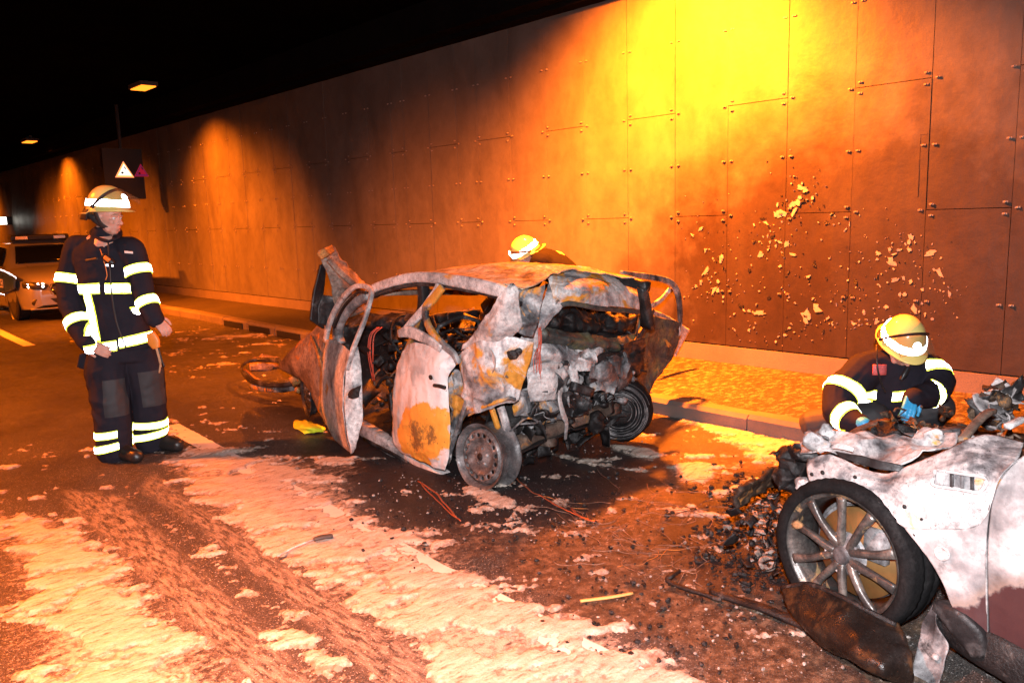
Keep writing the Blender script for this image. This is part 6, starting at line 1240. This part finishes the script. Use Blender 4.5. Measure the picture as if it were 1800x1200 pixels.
    MB().grid([[J(150, 456, -.115), J(172, 452, -.13)], [J(150, 460, -.12), J(172, 456, -.135)]], 4, 8, 0, 1, .003).build('chest_pocket_seam', mat('blackleather'), jacket)
    for k in range(5): MB().box((-.0055, -.002, -.008), (.0055, .002, .008), np.stack([HR, HF, UP]), J(220.5 + k * 2.9, 443 + k * .25, -.135)).build('name_letter', mat('white'), jacket)
    g = MB().tube([J(263, 585, -.02), J(270, 600, -.02), J(275, 612, -.02)], [.07, .09, .05], .03, HF, 12, 10, 3).build('orange_tool', mat('orange'), jacket)
    for k, (x0, x1) in enumerate(((276, 280), (278, 289), (274, 283))): MB().tube([J(x0, 610, -.02), J(x0 + 6, 632, -.02), J(x1, 650 + (5 if k == 0 else -5), -.02)], .014, .010, HF, 10, 8).build('tool_strap', mat('gloveleather' if k != 1 else 'blackleather'), g)
    hl, HW = helmet(p, J(189, 364, .0), HR * .93 - HF * .22 + UP * -.07, UP + HR * .07, 1.0, 'up')
    MB().tube([HW(-.01, -.118, -.02), HW(.01, -.088, -.11), HW(.045, -.04, -.155), HW(.05, 0, -.165)], .028, .006, -HF, 16, 8, 3).tube([HW(-.09, -.105, -.04), HW(-.03, -.09, -.10), HW(.02, -.07, -.14)], .026, .006, -HF, 16, 8, 3).build('chin_strap', mat('blackleather'), hl)
standing()

# ---- firefighter bending behind the hatchback
def bending():
    base = G(960, 560) * 0 + np.array([4.86, 6.15, 0]); J = Pose(base)
    p = thing('person', 'firefighter bending down behind the hatchback roof, only helmet and back showing', 'person', base)
    bd = MB(); fwd = -HR * .70 - UP * .62 - HF * .15; up = UP * .66 - HR * .55 - HF * .12
    W = head(bd, J(918, 458, 0), fwd, up)
    chain(bd, [J(928, 456, 0), J(945, 462, 0)], [.06, .075])
    hip = J(1000, 500, .05); ft = [base + HR * .36 + HF * .0, base + HR * .52 + HF * .28]
    chain(bd, [J(945, 462, 0), J(975, 465, .03), J(1000, 490, .05)], [.12, .14, .14])
    for k in (-1, 1):
        chain(bd, [J(948, 462, k * .16), J(930, 500, k * .16), J(900, 530, k * .14)], [.06, .05, .04]); hand(bd, J(900, 530, k * .14), -HR * .4 - UP * .7, HR * .6 + UP * .1, k, 1, .6)
        f_ = base + HR * .30 + HF * k * .14; chain(bd, [J(1000, 500, k * .1), f_ + UP * .45 - HR * .1, f_ + UP * .08], [.11, .075, .05])
    body = fuse('body', bd, 'skin', p, .008, 3); face_bits(body, W)
    jk = MB(); loft(jk, [(J(938, 458, 0), .07, .08), (J(948, 462, 0), .14, .19), (J(965, 468, .02), .17, .22), (J(990, 478, .05), .18, .20), (J(1012, 492, .05), .16, .18)], X=UP, Y=HF)
    for k in (-1, 1): chain(jk, [J(952, 462, k * .14), J(932, 500, k * .17), J(906, 524, k * .15)], [.11, .08, .06])
    jacket = fuse('jacket', jk, 'cloth3', body, .01, 4, .006, 5, 13)
    tr = MB(); loft(tr, [(J(998, 490, .05), .16, .17), (J(1012, 510, .05), .16, .18)], X=UP, Y=HF)
    for k in (-1, 1): f_ = base + HR * .30 + HF * k * .14; chain(tr, [J(1008, 505, k * .1), f_ + UP * .45 - HR * .1, f_ + UP * .10], [.15, .11, .11])
    trousers = fuse('trousers', tr, 'cloth', body, .012, 3, .006, 5, 14)
    for k in (-1, 1):
        f_ = base + HR * .30 + HF * k * .14; bt = MB(); chain(bt, [f_ + UP * .12, f_ + UP * .05, f_ + UP * .05 - HR * .18], [.07, .055, .048]); fuse('boot', bt, 'boot', body, .01, 2)
    MB().tube([J(938, 446, -.06), J(942, 458, -.13), J(946, 470, -.13)], .05, .02, HF, 10, 8).build('collar', mat('orange'), jacket)
    hl, HW = helmet(p, J(923, 441, 0), -HR * .80 - UP * .50 - HF * .2, UP * .80 - HR * .42 - HF * .15, 1.0, 'half')
    MB().tube([HW(-.02, .118, -.02), HW(.0, .09, -.11), HW(.04, .04, -.15)], .03, .006, -HF, 12, 8, 3).build('chin_strap', mat('blackleather'), hl)
bending()

# ---- crouching firefighter at the maroon car
def crouching():
    base = np.array([5.35, 2.30, 0]); J = Pose(base)
    p = thing('person', 'firefighter crouching behind the maroon car with blue gloves and bowed yellow helmet', 'person', base)
    bd = MB(); fwd = -HF * .62 - UP * .70 + HR * .08; up = UP * .72 - HF * .60
    W = head(bd, J(1588, 612, -.12), fwd, up)
    chain(bd, [J(1585, 622, -.04), J(1580, 645, .02)], [.06, .075])
    aL = [(1520, 652, .0), (1478, 690, -.08), (1474, 722, -.16), (1500, 742, -.30), (1518, 745, -.40)]      # its right arm, at picture left, reaching down
    aR = [(1628, 648, .0), (1650, 668, -.08), (1645, 690, -.16), (1618, 697, -.26), (1604, 700, -.32)]
    chain(bd, [J(1580, 645, .02)] + [J(*q) for q in aL], [.09, .08, .06, .05, .04, .034]); chain(bd, [J(1580, 645, .02)] + [J(*q) for q in aR], [.09, .08, .06, .05, .04, .034])
    chain(bd, [J(1578, 650, .05), J(1572, 700, .10), J(1575, 745, .18)], [.13, .13, .15])
    for k, (kx_, ky_) in ((-1, (1535, 728)), (1, (1648, 712))):
        f_ = base + HR * k * .22 - HF * .02; chain(bd, [J(1575 + k * 15, 752, .15), J(kx_, ky_ + 4, -.09), f_ + UP * .09 + HF * .1], [.10, .055, .05])
    body = fuse('body', bd, 'skin', p, .0065, 3); face_bits(body, W)
    jk = MB(); loft(jk, [(J(1584, 628, -.02), .085, .085), (J(1583, 638, .0), .16, .11), (J(1580, 655, .02), .25, .15), (J(1574, 685, .05), .26, .17), (J(1568, 712, .08), .25, .18), (J(1568, 735, .12), .23, .19), (J(1570, 750, .15), .2, .18)])
    chain(jk, [J(1545, 648, .03)] + [J(*q) for q in aL[:-1]] + [J(1512, 744, -.36)], [.13, .125, .112, .10, .075, .06]); chain(jk, [J(1610, 645, .02)] + [J(*q) for q in aR], [.12, .115, .10, .09, .072, .062])
    jacket = fuse('jacket', jk, 'cloth', body, .008, 3, .008, 5.5, 23, .002)
    tr = MB()
    for k, (kx_, ky_) in ((-1, (1535, 730)), (1, (1650, 712))):
        f_ = base + HR * k * .22 - HF * .02; chain(tr, [J(1575 + k * 15, 752, .15), J(kx_, ky_ + 3, -.10), f_ + UP * .12 + HF * .1], [.16, .10, .11])
    trousers = fuse('trousers', tr, 'cloth2', body, .009, 3, .008, 5, 29)
    for k in (-1, 1):
        f_ = base + HR * k * .22 - HF * .02; bt = MB(); chain(bt, [f_ + UP * .12 + HF * .1, f_ + UP * .05 + HF * .1, f_ + UP * .05 - HF * .12], [.07, .055, .05]); fuse('boot', bt, 'boot', body, .009, 2)
    gl = MB(); hand(gl, J(1602, 697, -.335), -HR * .38 - UP * .75 - HF * .5, HF * .75 - UP * .5, 1, 1.12, .75); fuse('glove', gl, 'nitrile', body, .005, 2, .002, 20, 3)['label'] = 'blue glove at the chest'
    gl = MB(); hand(gl, J(1515, 743, -.385), HR * .8 - UP * .35 - HF * .3, -UP, 1, 1.1, .5); chain(gl, [J(1508, 742, -.35), J(1518, 744, -.40)], [.045, .042]); fuse('glove', gl, 'nitrile', body, .005, 2, .002, 20, 4)['label'] = 'blue glove reaching into the car'
    for q, a, b, w_ in (((1479, 684, -.07), (1505, 660, 0), (1474, 715, -.12), .042), ((1487, 736, -.24), aL[2], aL[3], .040)):
        stripe(jacket, J(*q), J(*a) - J(*b), w_, .20, [(J(1515, 690, 0), -HR)])
    for q, a, b in (((1650, 655, -.05), aR[0], aR[2]), ((1632, 693, -.20), aR[2], aR[4])): stripe(jacket, J(*q), J(*a) - J(*b), .040, .17, [(J(1612, 690, 0), HR)])
    c = J(1560, 690, .0); fr = [(J(1560, 690, .02), -HF)]
    stripe(jacket, c, UP + HR * .04, .036, .32, [(J(1505, 690, 0), HR), (J(1532, 690, 0), -HR)] + fr); stripe(jacket, c, UP + HR * -.10, .036, .32, [(J(1555, 690, 0), HR), (J(1598, 690, 0), -HR)] + fr)
    c = J(1519, 706, .0); stripe(jacket, c, HR + UP * .2, .036, .22, [(J(1519, 700, 0), -UP), (J(1519, 722, 0), UP)] + fr)
    MB().grid([[J(1535, 641, -.165), J(1559, 641, -.165)], [J(1534, 659, -.165), J(1558, 659, -.165)]], 4, 4, 0, 1, .006).build('chest_badge', mat('patch'), jacket)['label'] = 'red and white square badge'
    for k in range(6): MB().box((-.006, -.002, -.009), (.006, .002, .009), np.stack([HR, HF, UP]), J(1600 + k * 4, 634 - k * 1.6, -.16)).build('name_letter', mat('white'), jacket)
    MB().tube([J(1541, 606, -.10), J(1541, 625, -.15), J(1543, 650, -.175), J(1549, 672, -.17), J(1556, 690, -.16)], .012, .012, HF, 30, 6, amp=.002).build('radio_cord', mat('black'), jacket)
    MB().tube([J(1596, 645, -.165), J(1590, 658, -.175), J(1582, 668, -.17)], [.03, .04, .02], .03, HF, 14, 8, amp=.006).build('radio_handset', mat('black'), jacket)
    hl, HW = helmet(p, J(1588, 596, -.08), -HF * .80 - UP * .52 + HR * .03, UP * .85 - HF * .5, 1.12, 'up')
crouching()

# ------------------------------------------------------------------ police car, far left
def police():
    O = np.array([4.30, 16.55, 0]); t = thing('police_car', 'silver and blue police estate car facing the camera behind the standing firefighter', 'car', O)
    Wp = lambda x, y, z: O + np.array([x, y, z])     # x to picture right, y away from camera, z up ; nose at y = 0
    hw = .92
    st = [  # y, half width, z sill, z shoulder, half width at roof, z roof
        (.00, .62, .30, .62, .55, .66), (.10, .80, .24, .70, .66, .76), (.45, .90, .22, .78, .70, .86), (1.0, .92, .22, .88, .74, .96), (1.35, .92, .22, .93, .76, 1.01),
        (2.05, .92, .22, .95, .60, 1.37), (2.6, .92, .22, .96, .62, 1.42), (3.6, .92, .22, .97, .61, 1.41), (4.3, .91, .24, .98, .58, 1.38), (4.85, .86, .3, .95, .60, 1.0), (4.93, .80, .4, .8, .6, .82)]
    V = []; 
    for y, w, z0, z1, wr, zr in st:
        prof = [(-w * .96, z0), (-w, z0 + .14), (-w * 1.005, (z0 + z1) / 2), (-w * .985, z1 - .03), (-w * .95, z1), (-wr - .04, zr - .05), (-wr, zr - .015), (-wr * .5, zr + .005), (0, zr + .012)]
        full = prof + [(-a, b) for a, b in prof[-2::-1]]; V.append([Wp(a, y, b) for a, b in full])
    P = np.array(V); S = cat_rom(P, 60); nv = S.shape[1]; ix = np.arange(60 * nv).reshape(60, nv)
    f = [(ix[i, j], ix[i + 1, j], ix[i + 1, j + 1], ix[i, j + 1]) for i in range(59) for j in range(nv - 1)] + [tuple(ix[0])[::1], tuple(ix[-1])[::-1]]
    body = MB().add(S.reshape(-1, 3), f).build('body', mat('silver'), t)
    def q(name, pts, m, parent=body, th=.004, n=8, dd=(0, -1, 0)):
        return MB().grid(pts, n, n * 2, 0, 1, th).build(name, mat(m), parent)
    q('windscreen', [[Wp(-.68, 1.42, 1.04), Wp(0, 1.36, 1.06), Wp(.68, 1.42, 1.04)], [Wp(-.60, 1.72, 1.25), Wp(0, 1.66, 1.27), Wp(.60, 1.72, 1.25)], [Wp(-.54, 2.0, 1.365), Wp(0, 1.96, 1.38), Wp(.54, 2.0, 1.365)]], 'carglass')
    for sx in (-1, 1):
        q('side_window', [[Wp(sx * .875, 1.75, 1.01), Wp(sx * .88, 2.6, 1.02), Wp(sx * .88, 3.7, 1.03)], [Wp(sx * .78, 1.95, 1.2), Wp(sx * .785, 2.6, 1.22), Wp(sx * .785, 3.8, 1.22)], [Wp(sx * .675, 2.2, 1.34), Wp(sx * .68, 2.7, 1.36), Wp(sx * .68, 3.7, 1.35)]], 'carglass')
        # headlamp with lit cells
        hlp = q('headlight', [[Wp(sx * .86, .22, .745), Wp(sx * .72, .06, .735), Wp(sx * .50, -.005, .69)], [Wp(sx * .87, .20, .69), Wp(sx * .72, .02, .67), Wp(sx * .50, -.03, .64)], [Wp(sx * .86, .20, .63), Wp(sx * .72, .03, .60), Wp(sx * .54, -.02, .60)]], 'black')
        for r_ in range(2):
            for c_ in range(4): MB().add(*ellipsoid(Wp(sx * (.58 + c_ * .07), -.02 + c_ * .035 + (0 if c_ < 2 else .01), .695 - r_ * .05), (.026, .012, .019), None, 10, 7)).build('lamp_cell', mat('lens'), hlp)
        for wy in (.85, 3.75):
            w_ = MB().add(*lathe([(.001, .0), (.22, .0), (.24, .012), (.33, .012), (.345, -.02), (.345, -.2), (.001, -.2)], 34, Wp(sx * .90, wy, .345), (sx, 0, 0), (0, 0, 1))).build('wheel', mat('tyre'), t)
            MB().add(*lathe([(.001, .018), (.05, .02), (.21, .012), (.235, .016)], 30, Wp(sx * .90, wy, .345), (sx, 0, 0), (0, 0, 1))).build('rim', mat('steel'), w_)
            MB().add(*lathe([(.36, -.06), (.385, .006), (.40, .010), (.41, -.01)], 30, Wp(sx * .915, wy, .345), (sx, 0, 0), (0, 0, 1))).build('wheel_arch', mat('black'), body)
        q('mirror', [[Wp(sx * .93, 1.72, 1.06), Wp(sx * 1.08, 1.74, 1.07)], [Wp(sx * .93, 1.70, 1.0), Wp(sx * 1.10, 1.72, 1.0)], [Wp(sx * .94, 1.72, .95), Wp(sx * 1.07, 1.74, .96)]], 'silver', t, .1)
        q('blue_panel', [[Wp(sx * .915, .30, .86), Wp(sx * .936, 1.4, .955), Wp(sx * .936, 3.0, .965), Wp(sx * .934, 4.3, .97)], [Wp(sx * .945, .30, .72), Wp(sx * .945, 1.4, .70), Wp(sx * .945, 3.0, .70), Wp(sx * .94, 4.3, .72)], [Wp(sx * .945, .36, .62), Wp(sx * .946, 1.4, .48), Wp(sx * .946, 3.0, .48), Wp(sx * .94, 4.3, .50)]], 'blue')
        MB().tube([Wp(sx * .935, .25, .83), Wp(sx * .943, .8, .90), Wp(sx * .945, 1.5, .945), Wp(sx * .945, 3, .955), Wp(sx * .94, 4.3, .96)], .012, .035, UP, 20, 8, 3).tube([Wp(sx * .95, 1.3, .47), Wp(sx * .952, 3.0, .47)], .012, .03, UP, 10, 8, 3).build('white_stripe', mat('stripe'), body)
        MB().tube([Wp(sx * .945, 1.28, .3), Wp(sx * .953, 1.3, .6), Wp(sx * .953, 1.3, .9)], .006, .006, (1, 0, 0), 8, 5).build('door_gap', mat('black'), body)
    # lettering on the doors
    cu = bpy.data.curves.new('lettering', 'FONT'); cu.body = 'POLIZEI'; cu.size = .24; cu.extrude = .002; cu.space_character = 1.1
    tmp = bpy.data.objects.new('tmp', cu); C.collection.objects.link(tmp); me = bpy.data.meshes.new_from_object(tmp.evaluated_get(bpy.context.evaluated_depsgraph_get())); bpy.data.objects.remove(tmp)
    me.name = 'lettering'; me.materials.clear(); me.materials.append(mat('white')); v = np.array([list(x.co) for x in me.vertices]); xm = v[:, 0].max()
    nv_ = np.stack([np.full(len(v), -.958) - v[:, 2], 1.30 + (xm - v[:, 0]) , .60 + v[:, 1]], 1) + O; me.vertices.foreach_set('co', nv_.ravel()); me.update()
    lt = bpy.data.objects.new('lettering', me); C.collection.objects.link(lt); lt.parent = body
    gr = q('grille', [[Wp(-.42, -.03, .68), Wp(0, -.06, .70), Wp(.42, -.03, .68)], [Wp(-.46, -.04, .58), Wp(0, -.07, .58), Wp(.46, -.04, .58)], [Wp(-.40, -.02, .48), Wp(0, -.05, .47), Wp(.40, -.02, .48)]], 'black')
    MB().tube([Wp(-.42, -.045, .685), Wp(-.475, -.05, .58), Wp(-.40, -.035, .475), Wp(0, -.065, .46), Wp(.40, -.035, .475), Wp(.475, -.05, .58), Wp(.42, -.045, .685), Wp(0, -.075, .705)], .018, .018, (0, 1, 0), closed=True).tube([Wp(-.45, -.07, .58), Wp(0, -.09, .58), Wp(.45, -.07, .58)], .02, .014, (0, 1, 0)).build('grille_trim', mat('chrome'), gr)
    MB().add(*lathe([(.06, .0), (.075, .01), (.085, 0)], 24, Wp(0, -.09, .58), (0, -1, 0), (0, 0, 1))).build('emblem', mat('chrome'), gr)
    q('lower_intake', [[Wp(-.74, .03, .42), Wp(0, -.04, .42), Wp(.74, .03, .42)], [Wp(-.78, .05, .34), Wp(0, -.03, .33), Wp(.78, .05, .34)], [Wp(-.70, .06, .27), Wp(0, -.01, .26), Wp(.70, .06, .27)]], 'black')
    MB().tube([Wp(-.80, .08, .235), Wp(-.45, .0, .235), Wp(0, -.05, .24), Wp(.45, .0, .235), Wp(.80, .08, .235)], .05, .03, UP, 24, 8, 3).build('front_splitter', mat('silver'), body)
    MB().tube([Wp(-.60, .35, .80), Wp(-.55, .9, .93), Wp(-.52, 1.35, 1.0)], .01, .006, UP, 12, 5).tube([Wp(.60, .35, .80), Wp(.55, .9, .93), Wp(.52, 1.35, 1.0)], .01, .006, UP, 12, 5).build('bonnet_crease', mat('steel'), body)
    lb = MB().box((-.54, 2.28, 1.47), (.54, 2.56, 1.59), None).v[0] + O; lbm = MB().add(lb, [(0, 1, 3, 2), (4, 6, 7, 5), (0, 4, 5, 1), (2, 3, 7, 6), (0, 2, 6, 4), (1, 5, 7, 3)])
    light = lbm.build('light_bar', mat('black'), t, False); bv = light.modifiers.new('b', 'BEVEL'); bv.width = .03; bv.segments = 3
    for x0 in (-.46, .24): MB().box((x0, 2.262, 1.50), (x0 + .22, 2.279, 1.56), None, O).add(np.zeros((0, 3)), []) if False else MB().add(MB().box((x0, 2.262, 1.50), (x0 + .22, 2.279, 1.56)).v[0] + O, [(0, 1, 3, 2), (4, 6, 7, 5), (0, 4, 5, 1), (2, 3, 7, 6), (0, 2, 6, 4), (1, 5, 7, 3)]).build('light_window', mat('chrome'), light, False)
    MB().add(MB().box((-.5, 2.35, 1.40), (.5, 2.5, 1.469)).v[0] + O, [(0, 1, 3, 2), (4, 6, 7, 5), (0, 4, 5, 1), (2, 3, 7, 6), (0, 2, 6, 4), (1, 5, 7, 3)]).build('light_bar_mount', mat('black'), light, False)
police()
